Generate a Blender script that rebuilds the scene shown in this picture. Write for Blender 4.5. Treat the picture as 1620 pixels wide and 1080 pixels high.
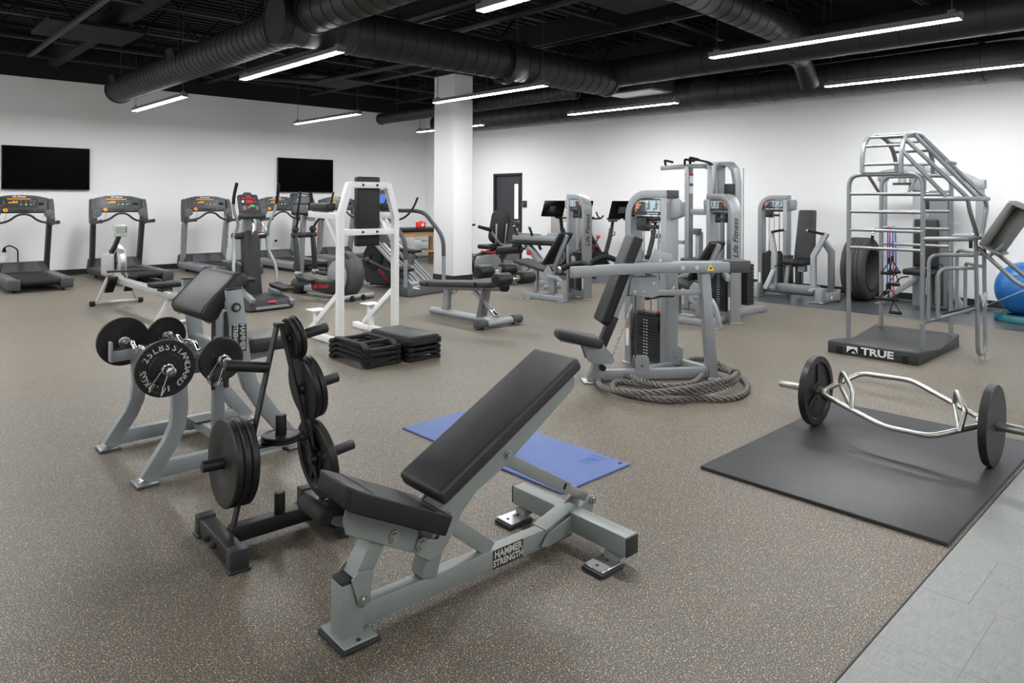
import bpy, bmesh, math, random
from mathutils import Vector as V, Matrix
random.seed(7)
SC = bpy.context.scene
COL = SC.collection
for o in list(bpy.data.objects): bpy.data.objects.remove(o)
R = math.radians

# ---------------- camera, world, exposure ----------------
cam_d = bpy.data.cameras.new('camera'); cam = bpy.data.objects.new('camera', cam_d); COL.objects.link(cam)
yaw, pit, rol = R(43.558), R(0.047), R(0.227)
fw = V((math.sin(yaw)*math.cos(pit), math.cos(yaw)*math.cos(pit), math.sin(pit)))
r0 = V((math.cos(yaw), -math.sin(yaw), 0)); u0 = r0.cross(fw)
rv = r0*math.cos(rol)+u0*math.sin(rol); uv = -r0*math.sin(rol)+u0*math.cos(rol)
cam.matrix_world = Matrix(((rv.x, uv.x, -fw.x, 0), (rv.y, uv.y, -fw.y, 0), (rv.z, uv.z, -fw.z, 1.48), (0, 0, 0, 1)))
cam_d.sensor_width = 36; cam_d.lens = 1119.7/1620*36; cam_d.shift_y = (314-540)/1620
cam_d.clip_start = .05; cam_d.clip_end = 100
SC.camera = cam
w = bpy.data.worlds.new('world'); SC.world = w; w.use_nodes = True
w.node_tree.nodes['Background'].inputs[0].default_value = (.9, .95, 1, 1)
w.node_tree.nodes['Background'].inputs[1].default_value = 0.3
SC.view_settings.view_transform = 'Standard'; SC.view_settings.look = 'None'
SC.view_settings.exposure = 0.0; SC.view_settings.gamma = 1; SC.view_settings.use_curve_mapping = False
LAMP = 128.0      # strength of the lamps' diffusers

# ---------------- materials ----------------
def lin(h):
    h = h.lstrip('#'); c = [int(h[i:i+2], 16)/255 for i in (0, 2, 4)]
    return tuple((x/12.92 if x <= .04045 else ((x+.055)/1.055)**2.4) for x in c)
M = {}
def mat(name, col, rough=.5, metal=0., bump=0., bscale=200., var=0., vscale=6., emit=0., spec=.5, coat=0.):
    m = bpy.data.materials.new(name); m.use_nodes = True; nt = m.node_tree; N = nt.nodes; L = nt.links
    b = N['Principled BSDF']; c = lin(col) if isinstance(col, str) else col
    b.inputs['Base Color'].default_value = (*c, 1); b.inputs['Roughness'].default_value = rough
    b.inputs['Metallic'].default_value = metal; b.inputs['Specular IOR Level'].default_value = spec
    if coat: b.inputs['Coat Weight'].default_value = coat; b.inputs['Coat Roughness'].default_value = .15
    if emit: b.inputs['Emission Color'].default_value = (*c, 1); b.inputs['Emission Strength'].default_value = emit
    tc = N.new('ShaderNodeTexCoord')
    if var:
        n = N.new('ShaderNodeTexNoise'); n.inputs['Scale'].default_value = vscale; n.inputs['Detail'].default_value = 4
        L.new(tc.outputs['Object'], n.inputs['Vector'])
        mx = N.new('ShaderNodeMix'); mx.data_type = 'RGBA'
        mx.inputs[6].default_value = (*[x*(1-var) for x in c], 1); mx.inputs[7].default_value = (*[min(1, x*(1+var)) for x in c], 1)
        L.new(n.outputs['Fac'], mx.inputs[0]); L.new(mx.outputs[2], b.inputs['Base Color'])
    if bump:
        n = N.new('ShaderNodeTexNoise'); n.inputs['Scale'].default_value = bscale; n.inputs['Detail'].default_value = 3
        L.new(tc.outputs['Object'], n.inputs['Vector'])
        bp = N.new('ShaderNodeBump'); bp.inputs['Strength'].default_value = bump; bp.inputs['Distance'].default_value = .002
        L.new(n.outputs['Fac'], bp.inputs['Height']); L.new(bp.outputs[0], b.inputs['Normal'])
    M[name] = m; return m
mat('wall', '#ecedee', .85, bump=.1, bscale=90)
mat('ceil', '#0e0e0f', .85); mat('duct', '#232324', .55, var=.15, vscale=3); mat('duct_seam', '#151516', .6)
mat('black_base', '#202022', .55); mat('door', '#3a3b3e', .45, var=.06); mat('door_frame', '#26272a', .4)
mat('silver', '#94989b', .42, .4, var=.05); mat('bench_grey', '#868c8a', .45, .25, var=.07, vscale=9)
mat('grey_paint', '#8b9194', .42, .25, var=.05); mat('cage', '#888b8e', .42, .6, var=.08)
mat('white', '#eef0f0', .4); mat('vinyl', '#18191b', .42, spec=.4, bump=.35, bscale=350, var=.22, vscale=8)
mat('vinyl_worn', '#2b2c2e', .46, spec=.4, bump=.3, bscale=300, var=.3, vscale=10); mat('plastic', '#2a2b2d', .5, spec=.4, bump=.1, bscale=400)
mat('plastic_grey', '#434447', .5, spec=.4, bump=.08, bscale=300, var=.06); mat('plastic_mid', '#626467', .5); mat('rubber', '#151516', .7, spec=.35)
mat('iron', '#161617', .42, spec=.4, bump=.25, bscale=120, var=.3, vscale=14); mat('iron_worn', '#1c1b1a', .5, spec=.4, bump=.35, bscale=90, var=.45, vscale=22)
mat('tree_black', '#1c1d1e', .45, spec=.4, bump=.15, bscale=200, var=.15); mat('chrome', '#d8dadb', .18, 1.); mat('zinc', '#a9aba6', .35, .9, var=.12, vscale=14)
mat('steel', '#b9bbbc', .3, .9, var=.05); mat('screen', '#020202', .3, spec=.03); mat('stack', '#212224', .5, spec=.4); mat('white_mark', '#c9d3d3', .5)
mat('letter', '#b9bab5', .5); mat('letter_black', '#1b1b1d', .5); mat('red', '#c42127', .45); mat('bright_red', '#e8322c', .45)
mat('blue_mat', '#53679a', .62, bump=.3, bscale=500, var=.1, vscale=5); mat('mat_print', '#2f4d92', .7)
mat('wood', '#c9a06b', .5, var=.15, vscale=12); mat('ball', '#195f9f', .35, var=.05); mat('teal', '#0e5964', .5)
mat('orange_led', '#c98514', .5, emit=.15); mat('red_led', '#9a1522', .5, emit=.08); mat('green_btn', '#39b36b', .5); mat('blue_btn', '#5aa7dd', .5); mat('yellow', '#f2cb1e', .5)
mat('console', '#26272a', .4); mat('panel_blue', '#a9bfca', .5); mat('panel_dark', '#222427', .4); mat('skin', '#c98b6d', .6)
mat('tv_bezel', '#1a1a1b', .35); mat('sticker', '#e8e8e4', .5); mat('orange', '#d9742c', .5); mat('cabinet', '#b7b4ae', .45, .3)
mat('concept', '#aeb0af', .42, .3); mat('lcd', '#7f8a78', .4); mat('tyre', '#38383a', .75, bump=.4, bscale=40, var=.2); mat('tube_red', '#d8252c', .4); mat('tube_blue', '#1f5fb4', .4)
mat('glass_lit', '#f4f6f6', .3, emit=.9); mat('paper', '#dfe3e4', .6); mat('lamp_body', '#6f7072', .5); mat('lamp', '#ffffff', .5, emit=LAMP)
mat('cable', '#3c3d3f', .5); mat('tile_box', '#8f908e', .7)

def node_floor():
    m = bpy.data.materials.new('rubber_floor'); m.use_nodes = True; nt = m.node_tree; N = nt.nodes; L = nt.links
    b = N['Principled BSDF']; tc = N.new('ShaderNodeTexCoord')
    def vor(scale, rnd=1.):
        v = N.new('ShaderNodeTexVoronoi'); v.inputs['Scale'].default_value = scale; L.new(tc.outputs['Object'], v.inputs['Vector']); return v
    def ramp(src, stops):
        r = N.new('ShaderNodeValToRGB'); r.color_ramp.interpolation = 'LINEAR'; e = r.color_ramp.elements
        e[0].position, e[0].color = stops[0][0], (*lin(stops[0][1]), 1); e[1].position, e[1].color = stops[1][0], (*lin(stops[1][1]), 1)
        for p, c in stops[2:]:
            k = e.new(p); k.color = (*lin(c), 1)
        L.new(src, r.inputs[0]); return r
    n = N.new('ShaderNodeTexNoise'); n.inputs['Scale'].default_value = 3.; n.inputs['Detail'].default_value = 6; L.new(tc.outputs['Object'], n.inputs['Vector'])
    base = ramp(n.outputs['Fac'], [(.3, '#282828'), (.7, '#323232')])
    # tan and grey flecks: thresholded cell noise at two sizes
    n2 = N.new('ShaderNodeTexNoise'); n2.inputs['Scale'].default_value = 190.; n2.inputs['Detail'].default_value = 2.; n2.inputs['Roughness'].default_value = .6; L.new(tc.outputs['Object'], n2.inputs['Vector'])
    f1 = ramp(n2.outputs['Fac'], [(.545, '#000000'), (.575, '#ffffff')])
    v = vor(170); sep = N.new('ShaderNodeSeparateColor'); L.new(v.outputs['Color'], sep.inputs[0])
    tint = ramp(sep.outputs[0], [(0., '#75674e'), (1., '#e6cf9f'), (.45, '#93805f'), (.8, '#b7a279')])
    mx = N.new('ShaderNodeMix'); mx.data_type = 'RGBA'; L.new(f1.outputs[0], mx.inputs[0]); L.new(base.outputs[0], mx.inputs[6]); L.new(tint.outputs[0], mx.inputs[7])
    L.new(mx.outputs[2], b.inputs['Base Color']); b.inputs['Roughness'].default_value = .52; b.inputs['Specular IOR Level'].default_value = .7; b.inputs['Sheen Weight'].default_value = .12; b.inputs['Sheen Roughness'].default_value = .45
    bp = N.new('ShaderNodeBump'); bp.inputs['Strength'].default_value = .12; bp.inputs['Distance'].default_value = .002; L.new(n2.outputs['Fac'], bp.inputs['Height']); L.new(bp.outputs[0], b.inputs['Normal'])
    M['floor'] = m
node_floor()
def node_weave(name, a, c, sx=14., sy=14., rough=.4):
    m = bpy.data.materials.new(name); m.use_nodes = True; nt = m.node_tree; N = nt.nodes; L = nt.links
    b = N['Principled BSDF']; tc = N.new('ShaderNodeTexCoord'); fac = []
    for s in ((1., 22., 1.), (22., 1., 1.)):
        mp = N.new('ShaderNodeMapping'); mp.inputs['Scale'].default_value = s; L.new(tc.outputs['Object'], mp.inputs[0])
        n = N.new('ShaderNodeTexNoise'); n.inputs['Scale'].default_value = sx; n.inputs['Detail'].default_value = 3; L.new(mp.outputs[0], n.inputs['Vector']); fac.append(n)
    ad = N.new('ShaderNodeMath'); ad.operation = 'ADD'; L.new(fac[0].outputs['Fac'], ad.inputs[0]); L.new(fac[1].outputs['Fac'], ad.inputs[1])
    mr = N.new('ShaderNodeMapRange'); mr.inputs[1].default_value = .7; mr.inputs[2].default_value = 1.3; L.new(ad.outputs[0], mr.inputs[0])
    mx = N.new('ShaderNodeMix'); mx.data_type = 'RGBA'; mx.inputs[6].default_value = (*lin(a), 1); mx.inputs[7].default_value = (*lin(c), 1); L.new(mr.outputs[0], mx.inputs[0])
    L.new(mx.outputs[2], b.inputs['Base Color']); b.inputs['Roughness'].default_value = rough
    M[name] = m
node_weave('vinyl_tile', '#676a69', '#858785'); node_weave('vinyl_dark', '#3c4043', '#4b4f51', rough=.3)
def node_ribbed(name, col, scale, rough=.5):
    m = bpy.data.materials.new(name); m.use_nodes = True; nt = m.node_tree; N = nt.nodes; L = nt.links
    b = N['Principled BSDF']; tc = N.new('ShaderNodeTexCoord'); b.inputs['Roughness'].default_value = rough
    w = N.new('ShaderNodeTexChecker'); w.inputs['Scale'].default_value = scale; L.new(tc.outputs['Object'], w.inputs['Vector'])
    n = N.new('ShaderNodeTexNoise'); n.inputs['Scale'].default_value = 5; n.inputs['Detail'].default_value = 5; L.new(tc.outputs['Object'], n.inputs['Vector'])
    mx = N.new('ShaderNodeMix'); mx.data_type = 'RGBA'; c = lin(col); mx.inputs[6].default_value = (*[x*.8 for x in c], 1); mx.inputs[7].default_value = (*[x*1.25 for x in c], 1); L.new(n.outputs['Fac'], mx.inputs[0])
    L.new(mx.outputs[2], b.inputs['Base Color'])
    bp = N.new('ShaderNodeBump'); bp.inputs['Strength'].default_value = 1.; bp.inputs['Distance'].default_value = .003; L.new(w.outputs['Fac'], bp.inputs['Height']); L.new(bp.outputs[0], b.inputs['Normal'])
    M[name] = m
node_ribbed('rubber_mat', '#2e2f31', 62, .45)

# ---------------- mesh helpers ----------------
class MB:
    """collects shapes into one mesh"""
    def __init__(s): s.bm = bmesh.new()
    def hexa(s, c8):
        v = [s.bm.verts.new(p) for p in c8]
        for f in ((0, 3, 2, 1), (4, 5, 6, 7), (0, 1, 5, 4), (1, 2, 6, 5), (2, 3, 7, 6), (3, 0, 4, 7)): s.bm.faces.new([v[i] for i in f])
        return s
    def box(s, c, sz, rz=0., rx=0., ry=0.):
        m = Matrix.Rotation(rz, 3, 'Z') @ Matrix.Rotation(ry, 3, 'Y') @ Matrix.Rotation(rx, 3, 'X'); c = V(c)
        x, y, z = sz[0]/2, sz[1]/2, sz[2]/2
        return s.hexa([c+m @ V(p) for p in ((-x, -y, -z), (x, -y, -z), (x, y, -z), (-x, y, -z), (-x, -y, z), (x, -y, z), (x, y, z), (-x, y, z))])
    def bb(s, x0, x1, y0, y1, z0, z1): return s.box(((x0+x1)/2, (y0+y1)/2, (z0+z1)/2), (x1-x0, y1-y0, z1-z0))
    def bar(s, a, b, w, h, up=(0, 0, 1), w2=None, h2=None):
        a, b = V(a), V(b); d = (b-a).normalized(); up = V(up)
        if abs(d.dot(up)) > .999: up = V((0, 1, 0)) if abs(d.y) < .9 else V((1, 0, 0))
        x = d.cross(up).normalized()*.5; y = x.cross(d).normalized()*.5
        w2 = w if w2 is None else w2; h2 = h if h2 is None else h2
        return s.hexa([a-x*w-y*h, a+x*w-y*h, a+x*w+y*h, a-x*w+y*h, b-x*w2-y*h2, b+x*w2-y*h2, b+x*w2+y*h2, b-x*w2+y*h2])
    def bars(s, pts, w, h, up=(0, 0, 1)):
        """rectangular tube swept along pts with mitred corners"""
        P = [V(p) for p in pts]; up = V(up); rings = []
        for i, p in enumerate(P):
            d0 = (p-P[i-1]).normalized() if i else (P[1]-p).normalized()
            d1 = (P[i+1]-p).normalized() if i < len(P)-1 else d0
            d = (d0+d1).normalized(); x = d.cross(up)
            x = (x if x.length > 1e-4 else V((0, 1, 0))).normalized()*.5; y = x.cross(d).normalized()*.5/max(.3, d.dot(d1))
            rings.append([s.bm.verts.new(q) for q in (p-x*w-y*h, p+x*w-y*h, p+x*w+y*h, p-x*w+y*h)])
        for A, B in zip(rings, rings[1:]):
            for k in range(4): s.bm.faces.new((A[k], A[(k+1) % 4], B[(k+1) % 4], B[k]))
        s.bm.faces.new(rings[0][::-1]); s.bm.faces.new(rings[-1]); return s
    def cyl(s, a, b, r, r2=None, n=16): return s.tube([a, b], r, n, radii=[r, r if r2 is None else r2])
    def tube(s, pts, r, n=10, fil=0., radii=None, closed=False, cap=True):
        P = [V(p) for p in pts]
        if fil: P = fillet(P, fil, closed)
        d0 = (P[1]-P[0]).normalized(); x = d0.cross(V((0, 0, 1)))
        x = (x if x.length > 1e-3 else V((1, 0, 0))).normalized(); rings = []; m = len(P)
        for i, p in enumerate(P):
            if closed: d = (P[(i+1) % m]-P[i-1]).normalized()
            elif i == 0: d = d0
            elif i == m-1: d = (p-P[i-1]).normalized()
            else: d = ((p-P[i-1]).normalized()+(P[i+1]-p).normalized()).normalized()
            x = (x-d*x.dot(d)).normalized(); y = d.cross(x); rr = radii[i] if radii else r
            rings.append([s.bm.verts.new(p+(x*math.cos(t)+y*math.sin(t))*rr) for t in (2*math.pi*k/n for k in range(n))])
        prs = list(zip(rings, rings[1:]))+([(rings[-1], rings[0])] if closed else [])
        for A, B in prs:
            for k in range(n): s.bm.faces.new((A[k], A[(k+1) % n], B[(k+1) % n], B[k]))
        if cap and not closed: s.bm.faces.new(rings[0][::-1]); s.bm.faces.new(rings[-1])
        return s
    def lathe(s, prof, o=(0, 0, 0), ax=(0, 0, 1), n=32):
        """prof: list of (radius, height along ax); closed when first and last are equal"""
        o, ax = V(o), V(ax).normalized(); x = ax.cross(V((0, 0, 1))); x = (x if x.length > 1e-3 else V((1, 0, 0))).normalized(); y = ax.cross(x); rings = []
        for r, h in prof:
            if r < 1e-6: rings.append([s.bm.verts.new(o+ax*h)]); continue
            rings.append([s.bm.verts.new(o+ax*h+(x*math.cos(t)+y*math.sin(t))*r) for t in (2*math.pi*k/n for k in range(n))])
        if prof[0] == prof[-1] and len(prof) > 2: rings[-1] = rings[0]
        for A, B in zip(rings, rings[1:]):
            for k in range(n):
                q = [A[k % len(A)], A[(k+1) % len(A)], B[(k+1) % len(B)], B[k % len(B)]]
                u = list(dict.fromkeys(q))
                if len(u) > 2:
                    try: s.bm.faces.new(u)
                    except ValueError: pass
        return s
    def prism(s, poly, o, ex, ey, depth):
        """polygon in plane (ex, ey) at o, extruded by depth vector"""
        o, ex, ey, dv = V(o), V(ex), V(ey), V(depth)
        A = [s.bm.verts.new(o+ex*a+ey*b) for a, b in poly]; B = [s.bm.verts.new(v.co+dv) for v in A]; n = len(poly)
        s.bm.faces.new(A[::-1]); s.bm.faces.new(B)
        for k in range(n): s.bm.faces.new((A[k], A[(k+1) % n], B[(k+1) % n], B[k]))
        return s
    def sph(s, c, r, u=16, v=10, sc=(1, 1, 1)):
        m = Matrix.Translation(c) @ Matrix.Diagonal((r*sc[0], r*sc[1], r*sc[2], 1)); bmesh.ops.create_uvsphere(s.bm, u_segments=u, v_segments=v, radius=1, matrix=m); return s
    def xf(s, m): bmesh.ops.transform(s.bm, matrix=m, verts=s.bm.verts); return s
    def build(s, name, mt, parent=None, bev=0., seg=2, smooth=True, sub=0, ang=38):
        bm = s.bm; bmesh.ops.remove_doubles(bm, verts=bm.verts, dist=1e-5); bmesh.ops.recalc_face_normals(bm, faces=bm.faces)
        if bev:
            ed = [e for e in bm.edges if len(e.link_faces) == 2 and e.calc_face_angle(0) > R(35)]
            bmesh.ops.bevel(bm, geom=ed, offset=bev, offset_type='OFFSET', segments=seg, profile=.5, affect='EDGES', clamp_overlap=True)
        me = bpy.data.meshes.new(name); bm.to_mesh(me); bm.free()
        me.materials.append(M[mt] if isinstance(mt, str) else mt)
        if smooth:
            me.polygons.foreach_set('use_smooth', [True]*len(me.polygons)); me.set_sharp_from_angle(angle=R(ang))
        o = bpy.data.objects.new(name, me); COL.objects.link(o)
        if parent: o.parent = parent
        return o
def fillet(P, f, closed=False, k=5):
    out = []; n = len(P)
    for i, p in enumerate(P):
        if not closed and i in (0, n-1): out.append(p); continue
        a, b = P[i-1]-p, P[(i+1) % n]-p; t = min(f, a.length*.49, b.length*.49); a = p+a.normalized()*t; b = p+b.normalized()*t
        for j in range(k+1):
            q = j/k; out.append(a*(1-q)**2+p*2*q*(1-q)+b*q*q)
    return out
def rpoly(w, h, r, k=4, x0=0., y0=0.):
    """rounded rectangle outline w by h centred on x0, y0"""
    out = []
    for cx, cy, a in ((w/2-r, h/2-r, 0), (-w/2+r, h/2-r, 90), (-w/2+r, -h/2+r, 180), (w/2-r, -h/2+r, 270)):
        out += [(x0+cx+r*math.cos(R(a+90*j/k)), y0+cy+r*math.sin(R(a+90*j/k))) for j in range(k+1)]
    return out
def arc(cx, cy, r, a0, a1, k=10): return [(cx+r*math.cos(R(a0+(a1-a0)*j/k)), cy+r*math.sin(R(a0+(a1-a0)*j/k))) for j in range(k+1)]
def thing(name, label, cat, loc=(0, 0, 0), rz=0., group=None):
    o = bpy.data.objects.new(name, None); COL.objects.link(o); o.location = loc; o.rotation_euler = (0, 0, rz); o.empty_display_size = .1
    o['label'] = label; o['category'] = cat
    if group: o['group'] = group
    return o
def tag(o, label, cat, group=None):
    o['label'] = label; o['category'] = cat
    if group: o['group'] = group
    return o
def struct(o): o['kind'] = 'structure'; return o
def lab(o, l): o['label'] = l; return o
def dup(root, loc, rz, label, group=None):
    def cp(o, par):
        c = o.copy(); COL.objects.link(c)
        if par: c.parent = par
        for k in list(o.children): cp(k, c)
        return c
    r = cp(root, None); r.location = loc; r.rotation_euler = (0, 0, rz); r['label'] = label
    if group: r['group'] = group
    return r
def cushion(name, c, size, mt, parent, rz=0., rx=0., ry=0., bev=.02, taper=0.):
    """upholstered pad with rounded edges"""
    m = MB(); m.box((0, 0, 0), size)
    if taper:
        for v in m.bm.verts:
            if v.co.z > 0: v.co.x *= 1-taper; v.co.y *= 1-taper
    m.xf(Matrix.Translation(c) @ Matrix.Rotation(rz, 4, 'Z') @ Matrix.Rotation(ry, 4, 'Y') @ Matrix.Rotation(rx, 4, 'X'))
    return m.build(name, mt, parent, bev, 4)
def text(name, s, size, mt, parent, loc, ex, ey, depth=.002, bold=0., shear=0., align='CENTER', sx=1.):
    """flat lettering mesh; ex = reading direction, ey = up direction of the letters"""
    cu = bpy.data.curves.new(name, 'FONT'); cu.body = s; cu.size = size; cu.extrude = depth/2; cu.align_x = align; cu.align_y = 'CENTER'; cu.offset = bold; cu.shear = shear
    cu.resolution_u = 2
    t = bpy.data.objects.new(name+'_c', cu); COL.objects.link(t); bpy.context.view_layer.update()
    me = bpy.data.meshes.new_from_object(t.evaluated_get(bpy.context.evaluated_depsgraph_get())); bpy.data.objects.remove(t); bpy.data.curves.remove(cu)
    ex, ey = V(ex).normalized(), V(ey).normalized(); ez = ex.cross(ey); l = V(loc)
    m = Matrix(((ex.x*sx, ey.x, ez.x, l.x), (ex.y*sx, ey.y, ez.y, l.y), (ex.z*sx, ey.z, ez.z, l.z), (0, 0, 0, 1))); me.transform(m)
    me.materials.clear(); me.materials.append(M[mt]); me.name = name
    o = bpy.data.objects.new(name, me); COL.objects.link(o)
    if parent: o.parent = parent
    return o
# ---------------- the room ----------------
XW, YW, XB, YB, ZC = 11.57, 15.6, -3.2, -4.2, 4.55
fl = struct(MB().bb(XB, XW, YB, YW, -.12, -.006).build('floor', 'vinyl_dark'))
o = MB().bb(XB, 9.72, .893, YW, -.006, 0).build('rubber_flooring', 'floor', fl)
MB().bb(XB, 9.722, .888, .893, -.006, -.0005).build('edge_strip', 'black_base', fl)
k = 0
for i in range(12):                       # grey vinyl tiles beside the rubber, each its own piece
    x0 = 1.24+.4435*i; y = .8865; first = [.25, .12, .25, .25, .16, .33, .25, .2][i % 8]; ln = first
    while y > -2.2:
        ye = max(-2.4, y-ln); m = MB().bb(x0+.0004, x0+.4431, ye+.0004, y-.0004, -.006, random.uniform(-.0012, -.0006))
        m.build('vinyl_tile', 'vinyl_tile', fl, .0003, 1, False); y = ye; ln = .914
MB().bb(XB, 1.238, YB, .887, -.006, -.001).build('vinyl_flooring', 'vinyl_tile', fl)
MB().bb(6.57, XW, YB, .887, -.006, -.001).build('vinyl_flooring', 'vinyl_tile', fl)
wl = struct(MB().bb(XB, XW+.2, YW, YW+.2, 0, 3.69).build('wall_left', 'wall'))
MB().bb(XB, XW+.2, YW, YW+.2, 3.69, ZC).build('black_upper_band', 'ceil', wl)
wr = MB(); DY0, DY1, DZ = 11.83, 12.80, 2.09
wr.bb(XW, XW+.2, YB, DY0, 0, 3.70); wr.bb(XW, XW+.2, DY1, YW, 0, 3.70); wr.bb(XW, XW+.2, DY0, DY1, DZ, 3.70)
wr = struct(wr.build('wall_right', 'wall')); MB().bb(XW, XW+.2, YB, YW, 3.70, ZC).build('black_upper_band', 'ceil', wr)
struct(MB().bb(XB-.2, XB, YB, YW, 0, ZC).build('wall_back', 'wall')); struct(MB().bb(XB, XW, YB-.2, YB, 0, ZC).build('wall_front', 'wall'))
ce = struct(MB().bb(XB, XW, YB, YW, ZC, ZC+.1).build('ceiling', 'ceil'))
struct(MB().bb(XB, XW, YW-.012, YW, 0, .105).build('baseboard_left', 'black_base', None, .004, 1))
b = MB(); b.bb(XW-.012, XW, YB, DY0-.06, 0, .105); b.bb(XW-.012, XW, DY1+.06, YW-.013, 0, .105); struct(b.build('baseboard_right', 'black_base', None, .004, 1))
# column
cl = struct(MB().bb(7.95, 8.385, 9.87, 10.45, 0, 3.72).build('column', 'wall', None, .006, 2)); MB().bb(7.97, 8.365, 9.89, 10.43, 3.72, ZC).build('black_upper_band', 'ceil', cl)
MB().bb(7.94, 8.395, 9.86, 10.46, 0, .105).build('base_trim', 'black_base', cl, .004, 1)
# door
d = MB(); d.bb(XW-.03, XW+.12, DY0-.005, DY0+.05, 0, DZ); d.bb(XW-.03, XW+.12, DY1-.05, DY1+.005, 0, DZ); d.bb(XW-.03, XW+.12, DY0-.005, DY1+.005, DZ-.05, DZ+.005)
dr = struct(d.build('door_1', 'door_frame', None, .004, 1))
lf = MB(); SY0, SY1, SZ0, SZ1 = 11.985, 12.13, 1.02, 1.84
lf.bb(XW+.03, XW+.075, DY0+.052, SY0, .012, DZ-.052); lf.bb(XW+.03, XW+.075, SY1, DY1-.052, .012, DZ-.052); lf.bb(XW+.03, XW+.075, SY0, SY1, .012, SZ0); lf.bb(XW+.03, XW+.075, SY0, SY1, SZ1, DZ-.052)
leaf = lf.build('door_leaf', 'door', dr); lab(MB().bb(XW+.045, XW+.06, SY0, SY1, SZ0, SZ1).build('vision_panel', 'glass_lit', dr), 'narrow lit glass panel')
g = MB(); 
for y0, y1, z0, z1 in ((SY0-.012, SY0, SZ0-.012, SZ1+.012), (SY1, SY1+.012, SZ0-.012, SZ1+.012), (SY0, SY1, SZ0-.012, SZ0), (SY0, SY1, SZ1, SZ1+.012)): g.bb(XW+.024, XW+.032, y0, y1, z0, z1)
g.build('panel_trim', 'door_frame', dr)
h = MB(); h.cyl((XW+.03, 11.945, .96), (XW+.012, 11.945, .96), .028); h.cyl((XW+.012, 11.945, .96), (XW-.03, 11.945, .96), .01); h.tube([(XW-.03, 11.945, .96), (XW-.035, 11.96, .96), (XW-.03, 12.07, .958)], .011); h.build('lever_handle', 'steel', dr)
MB().bb(XW+.02, XW+.031, DY0+.1, DY1-.1, .03, .28).build('kick_plate', 'steel', dr, .002, 1)
# ---------------- ceiling structure (black) ----------------
for i, y in enumerate([1.2, 2.9, 4.6, 6.3, 8.2, 9.9, 11.6, 13.3, 14.9]):
    for z in (3.98, 4.46): MB().bar((XB, y-.025, z), (XW, y-.025, z), .03, .04).build('joist_chord', 'duct', ce); MB().bar((XB, y+.025, z), (XW, y+.025, z), .03, .04).build('joist_chord', 'duct', ce)
    m = MB(); x = XB+.2; f = 0
    while x < XW-.5:
        m.bar((x, y, 3.98 if f else 4.46), (x+.42, y, 4.46 if f else 3.98), .03, .03); x += .42; f ^= 1
    m.build('joist_web', 'ceil', ce)['kind'] = 'stuff'
for x in (.2, 2.9, 5.7, 8.15, 10.4): MB().bar((x, YB, 4.1), (x, YW, 4.1), .16, .34).build('roof_beam', 'ceil', ce)
m = MB(); y = YB
while y < YW: m.bb(XB, XW, y, y+.09, ZC-.04, ZC); y += .2
m.build('deck_rib', 'ceil', ce)['kind'] = 'stuff'
for x, y0, y1, z in ((2.2, 6.5, 13.6, 3.75), (1.2, 3, 14, 3.8), (5.4, 2, 12, 3.75), (7.5, 3, 9, 3.72)):
    m = MB(); m.bar((x, y0, z), (x, y1, z), .041, .041); m.bar((x+.06, y0, z+.02), (x+.06, y1, z+.02), .02, .02); q = m.build('strut_channel', 'duct', ce)
for x, y, sx, sy, z in ((2.6, 11.6, 1.2, 1.2, 3.86), (6.6, 4.9, 1.3, 1.3, 3.86), (7.2, 13, 1.4, 1.2, 3.86), (2.2, 7.3, 1.6, 1.5, 3.9)): MB().box((x, y, z), (sx, sy, .05)).build('acoustic_panel', 'ceil', ce, .004, 1)
# ---------------- ducts ----------------
def duct(name, a, b, r, label, step=.16, cap0=True, rr=None, seam=.006):
    t = thing(name, label, 'duct', a, 0, 'black ceiling ducts'); a, b = V(a), V(b); d = b-a; L = d.length; d.normalize()
    MB().cyl((0, 0, 0), d*L, r, r if rr is None else rr, 32).build('duct_tube', 'duct', t)
    m = MB(); k = step/2
    while k < L:
        q = r if rr is None else r+(rr-r)*k/L; m.lathe([(q-.004, k-.007), (q+seam, k-.004), (q+seam, k+.004), (q-.004, k+.007)], (0, 0, 0), d, 28); k += step
    m.build('spiral_seam', 'duct_seam', t)['kind'] = 'stuff'
    for e in (0, L): MB().lathe([(r+.002, e-.03), (r+.016, e-.03), (r+.016, e+.03), (r+.002, e+.03), (r+.002, e-.03)], (0, 0, 0), d, 28).build('collar', 'duct', t)
    k = .6
    while k < L:
        p = d*k; MB().cyl(p+V((0, 0, (r if rr is None else min(r, rr))-.005)), p+V((0, 0, ZC-a.z-p.z)), .005, n=6).build('hanger_rod', 'cable', t); k += 2.9
    return t
d1 = duct('spiral_duct', (3.58, 7.35, 3.37), (3.58, 13.85, 3.37), .215, 'black spiral duct running to the left wall, two square vents in its side')
for y in (3.3, 6.2):
    v = MB(); v.box((-.205, y-.15, .1), (.03, .3, .2), ry=R(-18)); v.build('vent_opening', 'ceil', d1)
duct('spiral_duct', (3.58, 6.78, 3.40), (3.58, .5, 3.40), .20, 'black spiral duct overhead, running toward the camera from the big capped duct', .2)
d2 = duct('spiral_duct', (3.3, 7.05, 3.35), (8.75, 7.05, 3.36), .25, 'largest black spiral duct crossing in front of the white column, flat cap at left end', .19)
MB().cyl((-.02, 0, 0), (.0, 0, 0), .258, n=32).build('end_cap', 'duct', d2)
MB().lathe([(.265, 3.2), (.3, 3.2), (.3, 3.32), (.265, 3.32), (.265, 3.2)], (0, 0, 0), (1, 0, 0), 32).build('wide_collar', 'duct', d2)
d3 = duct('spiral_duct', (8.85, 7.2, 3.46), (8.85, .6, 3.46), .215, 'black spiral duct behind the long front lamp, joined by the duct from top right', .42)
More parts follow.
